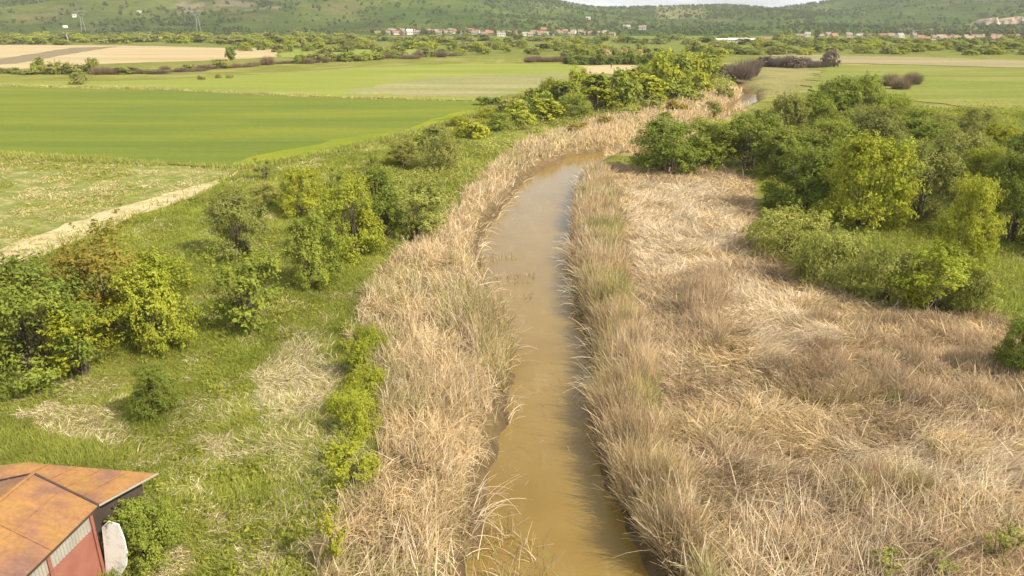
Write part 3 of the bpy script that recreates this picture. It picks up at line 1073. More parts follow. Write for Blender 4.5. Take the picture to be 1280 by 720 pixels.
def plant(kind, name, px, py, top, w, mt, label, cat, group=None, dz=0.0, hmax=None):
    x, y = gp(px, py)
    z = float(gz([x], [y])[0])
    hh = max(.4, zat(top, y) - z)
    if hmax:
        hh = min(hh, hmax)
    b = (360 - py) / F
    depth = y / (CP + b * SP)
    rr = w / F * depth / 2
    lst, H0, R0 = LIB[kind]
    k = _turn[0]
    _turn[0] += 1
    tm, cm = lst[k % len(lst)]
    root = link(name, None, label=label, cat=cat, group=group, loc=(x, y, z - .05))
    root.rotation_euler = (0, 0, (k * 2.399) % (2 * pi))
    root.scale = (rr / R0, rr / R0, hh / H0)
    link('trunk', tm, root)
    c = link('crown', cm, root)
    c.material_slots[0].link = 'OBJECT'
    c.material_slots[0].material = M[mt]
    return root


BU, TR = 'bush', 'tree'
near = [
    # left bank
    ('bush', 'bush', 50, 466, 335, 165, 'dark', 'big dark green bush left of the rusty and bright bushes, above the shed', BU),
    ('vase', 'bush', 140, 412, 310, 135, 'rusty', 'rusty orange bush between the dark green bush and the bright green one', BU),
    ('bush', 'bush', 200, 430, 320, 108, 'bright', 'dense bright green bush to the right of the rusty bush', BU),
    ('vase', 'bush', 104, 468, 392, 92, 'yellow', 'small yellow bush in front of the big dark green bush', BU),
    ('vase', 'bush', 313, 408, 322, 98, 'mid', 'open vase shaped bush standing alone with a shadow on the grass beside it', BU),
    ('bush', 'bush', 303, 318, 243, 80, 'olive', 'rounded grey green bush nearest to the corner of the stubble field', BU),
    ('bush', 'bush', 380, 268, 212, 62, 'bright', 'bright green bush with dark foot behind the grey green round bush', BU),
    ('bush', 'bush', 393, 357, 268, 75, 'mid', 'dark green upright bush beside the vase shaped bush, towards the stream', BU),
    ('bush', 'bush', 440, 320, 228, 88, 'bright', 'largest bright green bush on the left bank, half behind the dark upright one', BU),
    ('tall', 'bush', 478, 300, 212, 55, 'mid', 'narrow darker bush against the right flank of the largest bright bush', BU),
    ('vase', 'bush', 522, 296, 238, 84, 'sage', 'pale yellowish willow bush at the edge of the left reed bed', BU),
    ('low', 'bush', 552, 213, 176, 52, 'olive', 'olive rounded bush near the reeds below the bend', BU),
    ('vase', 'bush', 508, 208, 178, 40, 'olive', 'thin olive bush left of the rounded olive bush near the bend', BU),
    ('sparse', 'sapling', 330, 224, 198, 26, 'olive', 'thin sapling at the pointed corner of the stubble field', 'sapling'),
    ('sparse', 'sapling', 467, 216, 182, 22, 'mid', 'thin sapling on the grass between the wheat field and the olive bushes', 'sapling'),
    ('bush', 'bush', 332, 258, 232, 46, 'sage', 'low pale green bush right behind the rounded grey green bush', BU),
    ('bush', 'bush', 196, 522, 460, 62, 'dark', 'small lone green bush on the grass midway between shed and bushes', BU),
    ('bush', 'bush', 186, 700, 626, 88, 'mid', 'bright leafy bush against the corner of the rusty shed', BU),
    ('vase', 'bush', 175, 652, 622, 40, 'brown', 'reddish dry bush under the eave of the shed', BU),
    ('sparse', 'bush', 418, 716, 640, 46, 'yellow', 'thin yellow shrub in the reeds close to the drone, below the three shrubs', BU),
    ('sparse', 'sapling', 415, 245, 205, 30, 'mid', 'thin upright sapling behind the largest bright bush', 'sapling'),
    # front of the grove
    ('low', 'bush', 982, 318, 268, 105, 'sage', 'light green rounded bush, first of the low row in front of the grove', BU),
    ('low', 'bush', 1036, 352, 295, 92, 'sage', 'light green bush second in the low row in front of the grove', BU),
    ('low', 'bush', 1108, 376, 318, 84, 'sage', 'light green bush third in the low row, with bare stems at its foot', BU),
    ('bush', 'bush', 1165, 388, 312, 118, 'bright', 'largest green bush of the low row, with a dark hollow below', BU),
    ('low', 'bush', 1212, 392, 345, 60, 'sage', 'last and smallest bush at the right end of the low row', BU),
    ('bush', 'tree', 1198, 338, 226, 74, 'bright', 'bright slender tree rising behind the right end of the low bush row', TR),
    ('bush', 'tree', 1078, 284, 172, 112, 'bright', 'broad sunlit yellow green tree in the front of the grove', TR),
    ('bush', 'tree', 1000, 262, 185, 98, 'dark', 'green tree in dark shade tones just left of the broad sunlit tree', TR),  # dark foliage colour carries the shade left of the sunlit tree
    ('bush', 'tree', 1148, 276, 180, 86, 'olive', 'brownish olive tree between the broad sunlit tree and the slender bright one', TR),
    ('bush', 'tree', 1258, 302, 196, 88, 'dark', 'dark green tree at the right end of the grove front', TR),
    ('tree', 'tree', 1312, 262, 128, 110, 'dark', 'tall dark tree cut off by the right edge of the photo', TR),
    ('bush', 'tree', 832, 214, 150, 96, 'mid', 'bushy green tree at the water bend, leftmost of the grove', TR),
    ('bush', 'tree', 880, 208, 150, 88, 'mid', 'second bushy tree from the water bend', TR),
    ('bush', 'tree', 935, 212, 146, 92, 'mid', 'round green tree third from the water bend', TR),
    ('bush', 'tree', 975, 190, 122, 58, 'olive', 'greyish olive tree behind the round tree third from the bend', TR),
    ('bush', 'bush', 1268, 470, 398, 66, 'dark', 'low bush coloured dark as shade on the right edge of the dry grass', BU),  # dark foliage colour stands for the shade in this corner
    ('sparse', 'bush', 1105, 715, 690, 44, 'sage', 'leftmost pale green weedy shrub in the dry grass close to the drone', BU),
    ('sparse', 'bush', 1165, 712, 688, 44, 'sage', 'middle pale green weedy shrub in the dry grass close to the drone', BU),
    ('sparse', 'bush', 1248, 704, 658, 50, 'sage', 'tallest pale green weedy shrub in the dry grass, near the right edge', BU),
]
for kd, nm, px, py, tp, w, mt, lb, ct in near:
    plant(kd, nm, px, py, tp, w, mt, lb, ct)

for px, py in ((462, 440), (448, 470), (458, 492), (438, 520), (452, 548), (430, 582), (446, 606)):
    plant('vase' if py % 4 else 'low', 'shrub', px, py, py - (30 if px % 4 else 44), 44 + px % 7 * 4, 'bright', 'bright green shrub growing in a line through the left reed bed', 'shrub', 'line of bright green shrubs inside the reed bed')

# the body of the grove
for i, (px, py, tp, w, mt) in enumerate([
        (1012, 182, 104, 66, 'mid'), (1045, 168, 86, 62, 'mid'), (1075, 160, 82, 64, 'mid'), (1110, 158, 110, 52, 'mid'), (1035, 215, 138, 80, 'mid'), (1090, 205, 125, 74, 'olive'),
        (1130, 196, 134, 66, 'mid'), (1165, 206, 142, 72, 'mid'), (1190, 226, 152, 70, 'olive'), (1130, 232, 165, 76, 'mid'), (1060, 240, 160, 76, 'mid'), (985, 225, 150, 72, 'mid'),
        (1220, 180, 128, 54, 'olive'), (1246, 196, 148, 50, 'yellow'), (1225, 245, 175, 70, 'bright'), (1275, 215, 160, 70, 'dark'), (945, 178, 130, 44, 'dark'), (905, 185, 150, 50, 'mid'),
        (1180, 170, 140, 50, 'olive'), (1145, 175, 128, 50, 'mid'), (1330, 190, 140, 80, 'dark'), (1370, 250, 150, 100, 'mid'), (1360, 320, 220, 110, 'dark'), (1060, 135, 92, 50, 'mid'), (1205, 205, 160, 60, 'sage'), (1165, 240, 180, 64, 'mid'), (1262, 240, 175, 60, 'olive'),
        (1225, 215, 168, 56, 'mid'), (1085, 178, 125, 56, 'sage'), (1010, 215, 150, 60, 'sage'), (960, 205, 150, 56, 'olive'), (1300, 200, 150, 60, 'mid'),
        (1030, 145, 95, 40, 'dark')]):
    plant('tree' if i % 5 == 1 else 'bush', 'grove_tree', px, py, tp + .18 * (py - tp), w * 1.02, mt, 'leafy green tree inside the dense grove, behind its front row', TR, 'trees packed inside the grove')

# bushes and small trees along the left bank of the far reach
LB = [(500, 206, 18, 34), (545, 190, 20, 34), (590, 172, 20, 34), (620, 163, 22, 36), (650, 158, 24, 38), (680, 153, 28, 40), (715, 150, 32, 42), (745, 145, 34, 44), (775, 138, 34, 44), (805, 132, 36, 44),
      (640, 140, 16, 34), (670, 134, 22, 34), (690, 126, 28, 30), (706, 128, 26, 34), (723, 120, 32, 22), (745, 124, 30, 34), (765, 122, 30, 34), (785, 118, 30, 34), (805, 112, 30, 34), (815, 106, 26, 30),
      (832, 116, 40, 36), (850, 112, 38, 36), (866, 106, 36, 34), (880, 102, 32, 30), (840, 96, 26, 30), (862, 92, 22, 28), (820, 98, 22, 28), (890, 96, 24, 26), (845, 128, 24, 40), (870, 118, 24, 36),
      (575, 158, 12, 26), (545, 170, 12, 26), (520, 185, 14, 28), (610, 148, 12, 26)]
for i, (px, py, h, w) in enumerate(LB):
    tall = h > 25
    plant('fart' if tall and i % 2 else 'farb' if i % 3 else 'bush', 'bank_tree' if tall else 'bank_bush', px, py, py - h, w * 1.15,
          ['bright', 'mid', 'yellow', 'mid', 'bright'][i % 5] if h > 20 else ['yellow', 'olive', 'bright'][i % 3],
          'green tree in the row along the far left bank of the stream' if tall else 'low yellow green bush along the far left bank of the stream', TR if tall else BU,
          'trees in a row on the far left bank' if tall else 'low bushes on the far left bank')
for i, (px, py, h, w) in enumerate([(788, 146, 12, 30), (812, 140, 14, 34), (846, 140, 12, 30), (872, 130, 12, 26), (905, 122, 14, 26), (760, 156, 10, 28), (828, 152, 10, 26), (890, 138, 10, 24), (722, 164, 10, 30)]):
    plant('farb', 'reed_shrub', px, py, py - h, w, ['sage', 'olive', 'rusty'][i % 3], 'low shrub breaking up the pale reeds round the far bend', 'shrub', 'low shrubs among the far reeds')
for i, (px, py) in enumerate([(604, 132), (626, 133), (650, 131)]):
    plant('farb', 'bush', px, py, py - 10, 26, 'dark', ['dark bush at the tip of the wheat field, leftmost of three', 'dark bush at the tip of the wheat field, middle of three',
                                                        'dark bush at the tip of the wheat field, rightmost of three'][i], BU)


# far plants: small, one mesh each
def joined(pair):
    tm, cm = pair
    n1 = len(tm.vertices)
    v1 = np.zeros(n1 * 3, np.float32)
    tm.vertices.foreach_get('co', v1)
    v2 = np.zeros(len(cm.vertices) * 3, np.float32)
    cm.vertices.foreach_get('co', v2)
    q1 = np.array([p.vertices[:] for p in tm.polygons])
    q2 = np.arange(len(cm.vertices)).reshape(-1, 4) + n1
    t = np.zeros(len(cm.vertices), np.float32)
    cm.attributes['tint'].data.foreach_get('value', t)
    return mesh_np('far_plant', np.concatenate([v1.reshape(-1, 3), v2.reshape(-1, 3)]), np.concatenate([q1, q2]), [M['mid'], M['bark']],
                   tint=np.concatenate([np.zeros(n1), t]), matidx=[1] * len(q1) + [0] * len(q2))


JB, JT = [joined(p) for p in FARB], [joined(p) for p in FART]


def small(me, name, x, y, z, hh, rr, H0, R0, mt, label, cat, group):
    k = _turn[0]
    _turn[0] += 1
    o = link(name, me, label=label, cat=cat, group=group, loc=(x, y, z))
    o.rotation_euler = (0, 0, (k * 2.399) % (2 * pi))
    o.scale = (rr / R0, rr / R0, hh / H0)
    o.material_slots[0].link = 'OBJECT'
    o.material_slots[0].material = M[mt]
    return o


def farplant(px, py, hpx, wpx, kind, mt, name, label, cat, group):
    x, y = gp(px, py)
    dep = y / (CP + (360 - py) / F * SP)
    hh, rr = hpx / F * dep, wpx / F * dep / 2
    k = _turn[0]
    if kind == 'twig':
        me, H0, R0 = TWIG[k % 3], 3, 2.4
    elif kind == 'tree':
        me, H0, R0 = JT[k % 3], 6, 2.4
    else:
        me, H0, R0 = JB[k % 4], 3, 2.6
    return small(me, name, x, y, -.1, hh, rr, H0, R0, mt, label, cat, group)


hed = [(-60, 92), (0, 92), (60, 92), (130, 92), (200, 91), (270, 86), (330, 81), (420, 77), (500, 73), (575, 70)]
hx, hy = np.array(hed).T
for i, px in enumerate(np.linspace(-50, 572, 64)):
    py = np.interp(px, hx, hy) + rng.uniform(-1.2, 1.2)
    gr = (30 < px < 125) or (rng.random() < .3)
    farplant(px, py, (13 if 40 < px < 125 else 9) * rng.choice([.5, .75, 1.0, 1.25]) * rng.uniform(.85, 1.15), rng.uniform(14, 32), 'bush' if gr else 'twig', ['olive', 'mid', 'olive'][i % 3] if gr else 'brown', 'hedge_bush',
             'bush in the brown and green hedgerow beyond the wheat field', BU, 'bushes of the hedgerow beyond the wheat field')
farplant(288, 76, 16, 14, 'tree', 'mid', 'tree', 'lone small tree standing up out of the hedgerow before the tan field', TR, None)
farplant(97, 106, 14, 22, 'bush', 'olive', 'bush', 'single round bush on the near side of the hedgerow, at the wheat edge', BU, None)
farplant(252, 100, 5, 9, 'bush', 'olive', 'bush', 'small bush at the wheat edge, left of a smaller pair', BU, None)
for px in (273, 287):
    farplant(px, 98, 5, 9, 'bush', 'olive', 'bush', 'one of two tiny bushes side by side at the far wheat edge', BU, 'pair of tiny bushes at the wheat edge')
for i, px in enumerate(np.linspace(662, 722, 8)):
    farplant(px, 77.5 + rng.uniform(-.6, .6), 8.5 * rng.uniform(.8, 1.15), 16, 'twig', 'brown', 'thicket', 'brown bare thicket at the far end of the light green field', BU, 'brown thickets beyond the light green field')
for i, px in enumerate(np.linspace(712, 812, 14)):
    farplant(px, 80.5 + rng.uniform(-.6, .6), 10 * rng.uniform(.8, 1.2), 17, 'bush', 'dark', 'dark_bush', 'dark green bush in the dense hedge behind the tan field', BU, 'dark hedge behind the tan field')
for i, (px, py, h, w) in enumerate([(912, 97, 20, 26), (925, 99, 26, 30), (938, 95, 24, 26)] + [(x_, 84, 14, 22) for x_ in np.linspace(945, 1035, 10)]):
    farplant(px, py + rng.uniform(-1, 1), h * rng.uniform(.6, 1.2), w * rng.uniform(.7, 1.3), 'twig' if i % 4 else 'bush', 'plum', 'thicket', 'purplish bare thicket beyond the grove and the far reeds', BU, 'purplish thickets beyond the reeds')
for i, (px, py) in enumerate([(1112, 108), (1125, 112), (1140, 106)]):
    farplant(px, py, 18, 24, 'twig', 'brown', 'thicket', 'reddish brown thicket on the meadow behind the grove', BU, 'reddish thickets on the meadow')

bands = [((-60, 480), (49, 56.5), 64, (6, 10), (18, 34), ('mid', 'bright', 'olive')), ((300, 730), (58, 69), 44, (6, 11), (14, 28), ('mid', 'bright', 'olive')),
         ((700, 905), (62, 78), 30, (7, 12), (14, 24), ('mid', 'olive', 'bright')), ((880, 1340), (56, 70), 70, (6, 10), (16, 32), ('mid', 'bright', 'olive')),
         ((480, 1340), (49.5, 56), 56, (5, 8), (14, 28), ('mid', 'olive', 'dark'))]
for (xa, xb), (ya, yb), n, hr, wr, ms in bands:
    for i in range(n):
        px = xa + (xb - xa) * (i + rng.uniform(-.4, .4)) / n
        farplant(px, rng.uniform(ya, yb), rng.uniform(*hr), rng.uniform(*wr), 'tree' if rng.random() < .12 else 'bush', ms[i % 3], 'belt_tree',
                 'leafy tree in the wide green belt across the plain before the village', TR, 'trees of the green belt before the village')
for i, px in enumerate(np.linspace(748, 800, 6)):
    farplant(px, 70 + rng.uniform(-1, 1), 8, 12, 'bush', 'straw' if i % 2 else 'olive', 'blossom_tree', 'pale blossoming tree in front of the village belt', TR, 'pale blossoming trees')

# ------------------------------------------------------------------ hills
sky = [(-900, -55), (-300, -85), (0, -70), (300, -60), (480, -48), (560, -34), (640, -14), (690, 0), (720, 6), (750, 10), (800, 9), (850, 8), (900, 6.5), (925, 8), (945, 12.5), (965, 11), (985, 9),
       (1020, 4), (1050, 0), (1090, -10), (1130, -5), (1157, 1.2), (1200, 1.2), (1225, -8), (1300, -28), (1500, -50), (2100, -60)]
YC = 1900.0
SX = np.array([(a - 640) / F / (CP + (360 - b) / F * SP) * YC for a, b in sky])
SZ = np.array([zat(b, YC) for a, b in sky])


def hz(x, y):
    x, y = np.asarray(x, float).ravel(), np.asarray(y, float).ravel()
    crest = np.interp(x, SX, SZ)
    t = np.clip((y - 905) / (YC - 905), 0, 1.0)
    p = .35 * t + .65 * t * t * (3 - 2 * t)
    back = np.clip((y - YC) / 900, 0, 1)
    sp = (fbm(x / 260, y / 420, 301, 4) - .5) * 2 * .42 * t * (1 - t) * 2.4 + (fbm(x / 70, y / 90, 311, 3) - .5) * .16 * t * (1 - t) * 4
    return crest * np.clip(p + sp * (1 - t ** 3), -.02, 1.0) * (1 - .8 * back ** 1.3) - .6 * (y < 910) - .1


def hill_cover(x, y):
    n = len(x)
    col = np.tile(np.array((.052, .085, .016)), (n, 1))
    t1 = fbm(x / 130, y / 130, 321, 4)
    k = sstep(t1, .5, .6)[:, None]
    col = col * (1 - k) + np.array((.08, .115, .022)) * k
    t2 = fbm(x / 90 + 40, y / 60, 331, 4)
    k = sstep(t2, .62, .7)[:, None] * .6
    col = col * (1 - k) + np.array((.115, .115, .045)) * k
    a = (x / y) * F * 1.063 + 640
    z = hz(x, y)
    b = 28 - (z - 15) / y * F * .94
    leftpale = (a > 225) & (a < 350) & (b < 17) & (b > 1) & (fbm(x / 22, y / 26, 341, 4) > .56)
    col[leftpale] = (.165, .145, .095)
    k = (a < 480) & ~leftpale
    col[k] = col[k] * np.array((1.12, 1.0, 1.12))
    k = (a > 1208) & (a < 1242) & (b > 28) & (b < 44)
    col[k] = (.14, .165, .055)
    k = (a > 1120) & (a < 1185) & (b > 34) & (b < 46)
    col[k] = (.17, .155, .085)
    k = (a > 820) & (a < 880) & (b > 9) & (b < 24)
    col[k] = (.17, .165, .065)
    return col


hxs = np.arange(-2600, 2600, 13.0)
hys = np.concatenate([np.arange(870, 2000, 11.0), np.arange(2000, 3000, 60.0)])
link('hills', grid_mesh('hills', hxs, hys, hz, hill_cover, [M['hill']]), kind='structure')

# woodland on the hills
n = 34000
x, y = rng.uniform(-2000, 2000, n), rng.uniform(930, 1960, n)
wd = fbm(x / 120, y / 120, 351, 4)
k = (np.abs(x / y) < .9) & ((wd > .55) | (y > 1860) | (rng.random(n) < .22))
x, y = keep(k, x, y)
lx = np.concatenate([np.linspace(0, 1, 60), np.linspace(0, 1, 40)])


def hillpt(px, py):
    yy = np.arange(905, 1900, 4.0)
    xx = (px - 640) / F / (CP + (360 - py) / F * SP) * yy
    i = np.argmin(np.abs(zat(py, yy) - hz(xx, yy)))
    return xx[i], yy[i]


ex = []
for (a, b), (c_, d_), n in [((985, 25), (1090, 8), 70), ((1150, 44), (1215, 40), 50), ((1225, 30), (1250, 46), 40), ((200, 32), (245, 31), 30), ((130, 38), (470, 41), 60)]:
    for t in np.linspace(0, 1, n):
        ex.append(hillpt(a + (c_ - a) * t, b + (d_ - b) * t))
ex = np.array(ex)
x, y = np.concatenate([x, ex[:, 0]]), np.concatenate([y, ex[:, 1]])
z = hz(x, y)
n, per = len(x), 16
sz = U(1.2, 3.4, n)
q = rng.normal(size=(n * per, 3))
q /= np.linalg.norm(q, axis=1, keepdims=True)
s = np.repeat(sz, per)
c = np.repeat(np.stack([x, y, z + sz * .75], 1), per, 0) + q * (s * U(.5, 1.05, n * per))[:, None]
V, Q = leaves(c, q + [0, 0, .4], s * .5, 5, .75)
tt = np.clip(np.repeat(.15 + .6 * fbm(x / 200, y / 200, 361, 3), per) + rng.normal(0, .15, n * per), 0, 1)
link('hill_woodland', mesh_np('hill_woodland', V, Q, [M['wood_far']], tint=np.repeat(tt, 4)), label='scattered woodland covering the far hills', cat='woodland', kind='stuff')

# quarry cliff on the right hill
for (pa, pb, ya, yb) in [(1236, 1256, 22, 33), (1259, 1296, 21, 38)]:
    nx, nz = 16, 8
    y_ = 1180.0
    xa, xb = [(p - 640) / F / 1.063 * y_ for p in (pa, pb)]
    z1, z0 = zat(ya, y_), zat(yb, y_)
    V = []
    for j in range(nz + 1):
        for i in range(nx + 1):
            u, v = i / nx, j / nz
            xx = xa + (xb - xa) * u
            V.append((xx, y_ + 10 * v + 9 * (fbm([xx / 6.], [v * 2.], 401, 3)[0] - .5), z0 - 6 + (z1 - z0 + 6) * v * (1 - .3 * abs(2 * u - 1) ** 3) + 2.5 * (vnoise([xx / 5.], [3.], 9)[0] - .5) * v))
    b = len(V)
    V += [(v_[0], v_[1] + 30, v_[2] - 2) for v_ in V]
    Q = []
    w1 = nx + 1
    for j in range(nz):
        for i in range(nx):
            a = j * w1 + i
            Q.append((a, a + 1, a + w1 + 1, a + w1))
            Q.append((b + a, b + a + w1, b + a + w1 + 1, b + a + 1))
    for i in range(nx):
        a = nz * w1 + i
        Q.append((a, a + 1, b + a + 1, b + a))
    for j in range(nz):
        for e in (0, nx):
            a = j * w1 + e
            Q.append((a, a + w1, b + a + w1, b + a))
    link('quarry_cliff', mesh_np('quarry_cliff', V, Q, [M['rock']]), kind='structure')


# ------------------------------------------------------------------ village
def house_meshes(w, d, h, rh):
    g = Geo()
    g.box(-w / 2, w / 2, -d / 2, d / 2, -2.5, h)
    g.add([(-w / 2, -d / 2, h), (-w / 2, d / 2, h), (-w / 2, 0, h + rh)], T=[(0, 1, 2)])
    g.add([(w / 2, -d / 2, h), (w / 2, d / 2, h), (w / 2, 0, h + rh)], T=[(0, 2, 1)])
    wall = g.mesh('house_wall', [M['wall_white']])
    g = Geo()
    o = .5
    e = rh * o / (d / 2)
    for s_ in (-1, 1):
        A, B = (-w / 2 - o, s_ * (d / 2 + o), h - e), (w / 2 + o, s_ * (d / 2 + o), h - e)
        Cc, Dd = (w / 2 + o, 0, h + rh + .12), (-w / 2 - o, 0, h + rh + .12)
        g.slab(*((A, B, Cc, Dd) if s_ < 0 else (B, A, Dd, Cc)), .22)
    roof = g.mesh('house_roof', [M['roof_red']])
    g = Geo()
    g.box(w * .18, w * .18 + .7, -.2, .5, h + rh * .4, h + rh + 1.0)
    chim = g.mesh('house_chimney', [M['roof_brown']])
    g = Geo()
    for i in range(max(2, int(w // 3.2))):
        xx = -w / 2 + (i + .5) * w / max(2, int(w // 3.2))
        g.box(xx - .55, xx + .55, -d / 2 - .04, -d / 2 + .1, h * .35, h * .75)
    win = g.mesh('house_windows', [M['glass_dark']])
    return wall, roof, chim, win


HM = [house_meshes(11, 8, 3.4, 2.6), house_meshes(9, 9, 3.6, 3.4), house_meshes(14, 8, 3.4, 2.4), house_meshes(10, 10, 6.2, 3.2), house_meshes(30, 11, 4.6, 2.2)]


def house(i, px, py, rz, wm, rm, label, group=None, sc=.68, name='house'):
    x, y = gp(px, py)
    if y > 905 or y < 0:
        x, y = hillpt(px, py)
        z = float(hz([x], [y])[0])
    else:
        z = 0.0
    wall, roof, chim, win = HM[i]
    r = link(name, None, label=label, cat='house' if name == 'house' else 'barn', group=group, loc=(x, y, z))
    r.rotation_euler = (0, 0, rz)
    r.scale = (sc, sc, sc)
    for nm, me, mt in (('wall', wall, wm), ('roof', roof, rm), ('chimney', chim, 'roof_brown'), ('window_row', win, 'glass_dark')):
        if nm == 'chimney' and i == 4:
            continue
        o = link(nm, me, r)
        o.material_slots[0].link = 'OBJECT'
        o.material_slots[0].material = M[mt]
    return r


WM, RM = ['wall_cream', 'wall_white', 'wall_grey', 'wall_cream', 'wall_ochre'], ['roof_tan', 'roof_brown', 'roof_grey', 'roof_red', 'roof_tan']
for i in range(34):
    px = 474 + (600 - 474) * (i + rng.uniform(-.4, .4)) / 34
    house(int(rng.integers(3)), px, 43.6 - 4.5 * rng.random() * (1 if px > 485 else .4), rng.uniform(-.5, .5), WM[i % 5], RM[(i * 3) % 5],
          'cream or grey house in the dense left cluster of the village below the hills', 'houses of the left village cluster')
for i in range(26):
    px = 605 + (770 - 605) * (i + rng.uniform(-.4, .4)) / 26
    house(int(rng.integers(3)), px, 45.5 - 4 * rng.random(), rng.uniform(-.5, .5), WM[(i * 2) % 5], RM[(i * 2 + 1) % 5],
          'small house in the loose middle row of the village below the hills', 'houses in the middle of the village')
for i in range(13):
    px = 1000 + 150 * (i + rng.uniform(-.4, .4)) / 13
    house(int(rng.integers(3)), px, 48 - 2.5 * rng.random(), rng.uniform(-.5, .5), WM[i % 5], RM[(i * 2) % 5],
          'small house in the sparse row between the white barns and the right houses', 'houses in the sparse right row')
for i in range(24):
    px = 1150 + 140 * (i + rng.uniform(-.4, .4)) / 24
    house(int(rng.integers(3)), px, 52 - 4.5 * rng.random(), rng.uniform(-.5, .5), WM[(i * 2) % 5], RM[(i * 3) % 5],
          'house in the right cluster of the village under the quarry', 'houses under the quarry')
house(3, 512, 43.5, .2, 'wall_white', 'wall_white', 'large bright white house in the left village cluster')
house(2, 611, 43.5, .1, 'roof_red', 'roof_red', 'wide red house at the middle of the village')
house(3, 679, 41, .1, 'roof_red', 'roof_red', 'tall red house rising above the middle of the village')
house(0, 735, 24, .2, 'wall_white', 'roof_grey', 'lone white house high on the slope above the village')
house(0, 783, 36, .1, 'wall_cream', 'roof_grey', 'cream house a little up the slope right of the village middle', sc=.9)
house(0, 803, 37, -.2, 'wall_white', 'roof_tan', 'white house at the right end of those on the slope above the belt', sc=.9)
house(0, 174, 15, .2, 'wall_white', 'roof_grey', 'lone white house on the big left hillside', sc=.5)
house(1, 93, 20, .2, 'wall_white', 'roof_grey', 'white house beside the pylon on the left hillside', sc=.5)
house(0, 82, 35, .2, 'wall_white', 'wall_white', 'tiny white building low on the plain at the left', sc=.45)
for i, (px, py, rz, s_, lb) in enumerate([(904, 52.5, .1, .42, 'long white barn, leftmost of the barn group before the hills'), (922, 53, -.15, .5, 'long white barn in the middle of the barn group'),
                                          (940, 52.5, .25, .42, 'long white barn right of the middle of the barn group')]):
    house(4, px, py, rz, 'wall_white', 'wall_white', lb, sc=s_, name='barn')
house(4, 958, 51.5, .05, 'wall_cream', 'roof_red', 'long barn with reddish roof beside the white barns', sc=.45, name='barn')
house(4, 975, 51, -.1, 'wall_cream', 'roof_tan', 'long barn with tan roof at the right end of the barn group', sc=.42, name='barn')
for i in range(46):
    px = rng.uniform(470, 780) if i < 28 else rng.uniform(985, 1290)
    py = rng.uniform(42, 47) if i < 28 else rng.uniform(46, 51)
    x, y = gp(px, py)
    if y > 905:
        x, y = hillpt(px, py)
    small(JT[i % 3] if i % 3 else JB[i % 4], 'village_tree', x, y, float(hz([x], [y])[0]) if y > 905 else 0, rng.uniform(5, 9), rng.uniform(2.5, 4), 6, 2.4, ['mid', 'dark', 'olive'][i % 3],
          'green tree growing among the village houses', TR, 'trees among the village houses')


# ------------------------------------------------------------------ power line
def pylon(px, py, top, label):
    x, y = gp(px, py)
    if y > 905 or y < 0:
        x, y = hillpt(px, py)
        z = float(hz([x], [y])[0])
    else:
        z = 0
    H = zat(top, y) - z
    r = link('pylon', None, label=label, cat='pylon', loc=(x, y, z))
    w = H * .09
    for s_ in (-1, 1):
        g = Geo()
        g.tube([(s_ * w * 1.2, 0, -1), (s_ * w * .5, 0, H * .72)], [.34, .28], 5)
        g.tube([(s_ * w * .5, 0, H * .72), (s_ * w * 2.6, 0, H)], [.28, .22], 5)
        link('mast', g.mesh('pylon_mast', [M['steel']]), r)
    g = Geo()
    g.tube([(-w * 4.2, 0, H), (w * 4.2, 0, H)], [.22, .22], 5)
    g.tube([(-w * 1.6, 0, H * .86), (w * 1.6, 0, H * .86)], [.18, .18], 5)
    link('cross_arm', g.mesh('pylon_arm', [M['steel']]), r)
    g = Geo()
    for k in (-4, 0, 4):
        g.tube([(k * w, 0, H), (k * w, 0, H - 1.8)], [.14, .14], 5)
    link('insulator_set', g.mesh('pylon_insulators', [M['glass_dark']]), r)


pylon(105, 41, 14, 'portal pylon with two legs and flared top on the left of the plain')
pylon(249, 41, 14, 'second portal pylon on the plain, right of the first one')


def pole(px, py, top, mt, label, leanx=0.0):
    x, y = gp(px, py)
    H = zat(top, y)
    r = link('utility_pole', None, label=label, cat='pole', loc=(x, y, 0))
    r.rotation_euler = (0, leanx, 0)
    g = Geo()
    g.tube([(0, 0, -1), (0, 0, H)], [.26, .17], 6)
    link('post', g.mesh('pole_post', [M[mt]]), r)
    g = Geo()
    g.box(-1.0, 1.0, -.08, .08, H * .93, H * .93 + .15)
    link('cross_arm', g.mesh('pole_arm', [M['wood']]), r)


pole(86, 53, 42, 'wall_white', 'white leaning post before the green belt on the left', -.12)
pole(1075, 52, 25, 'wood', 'tall thin wooden pole before the right hills')

# ------------------------------------------------------------------ the shed
ZE, ZRG = 2.35, 3.05                      # eave and ridge height
Cc = np.array((*gp(123, 631.5, ZE), ZE))
Dd = np.array((*gp(33, 719, ZE), ZE))
Aa = np.array((*gp(42, 592, ZRG), ZRG))
ev = Dd - Cc
evn = ev / np.linalg.norm(ev)
LEN = 5.6
D2, A2 = Cc + evn * LEN, Aa + evn * LEN
Lw = 2 * Aa - Cc                            # mirrored eave end on the far slope
Lw[2] = ZE
L2 = Lw + evn * LEN
shed = link('shed', None, label='shed with rusty orange sheet roof and red wall below the dark bushes', cat='shed', loc=(float(Cc[0]), float(Cc[1]), 0))
o3 = np.array((Cc[0], Cc[1], 0))


def sh(name, g, mt, parent=None, smooth=False, label=None):
    ob = link(name, g.mesh(name, [M[mt]], smooth), parent or shed)
    if label:
        ob['label'] = label
    return ob


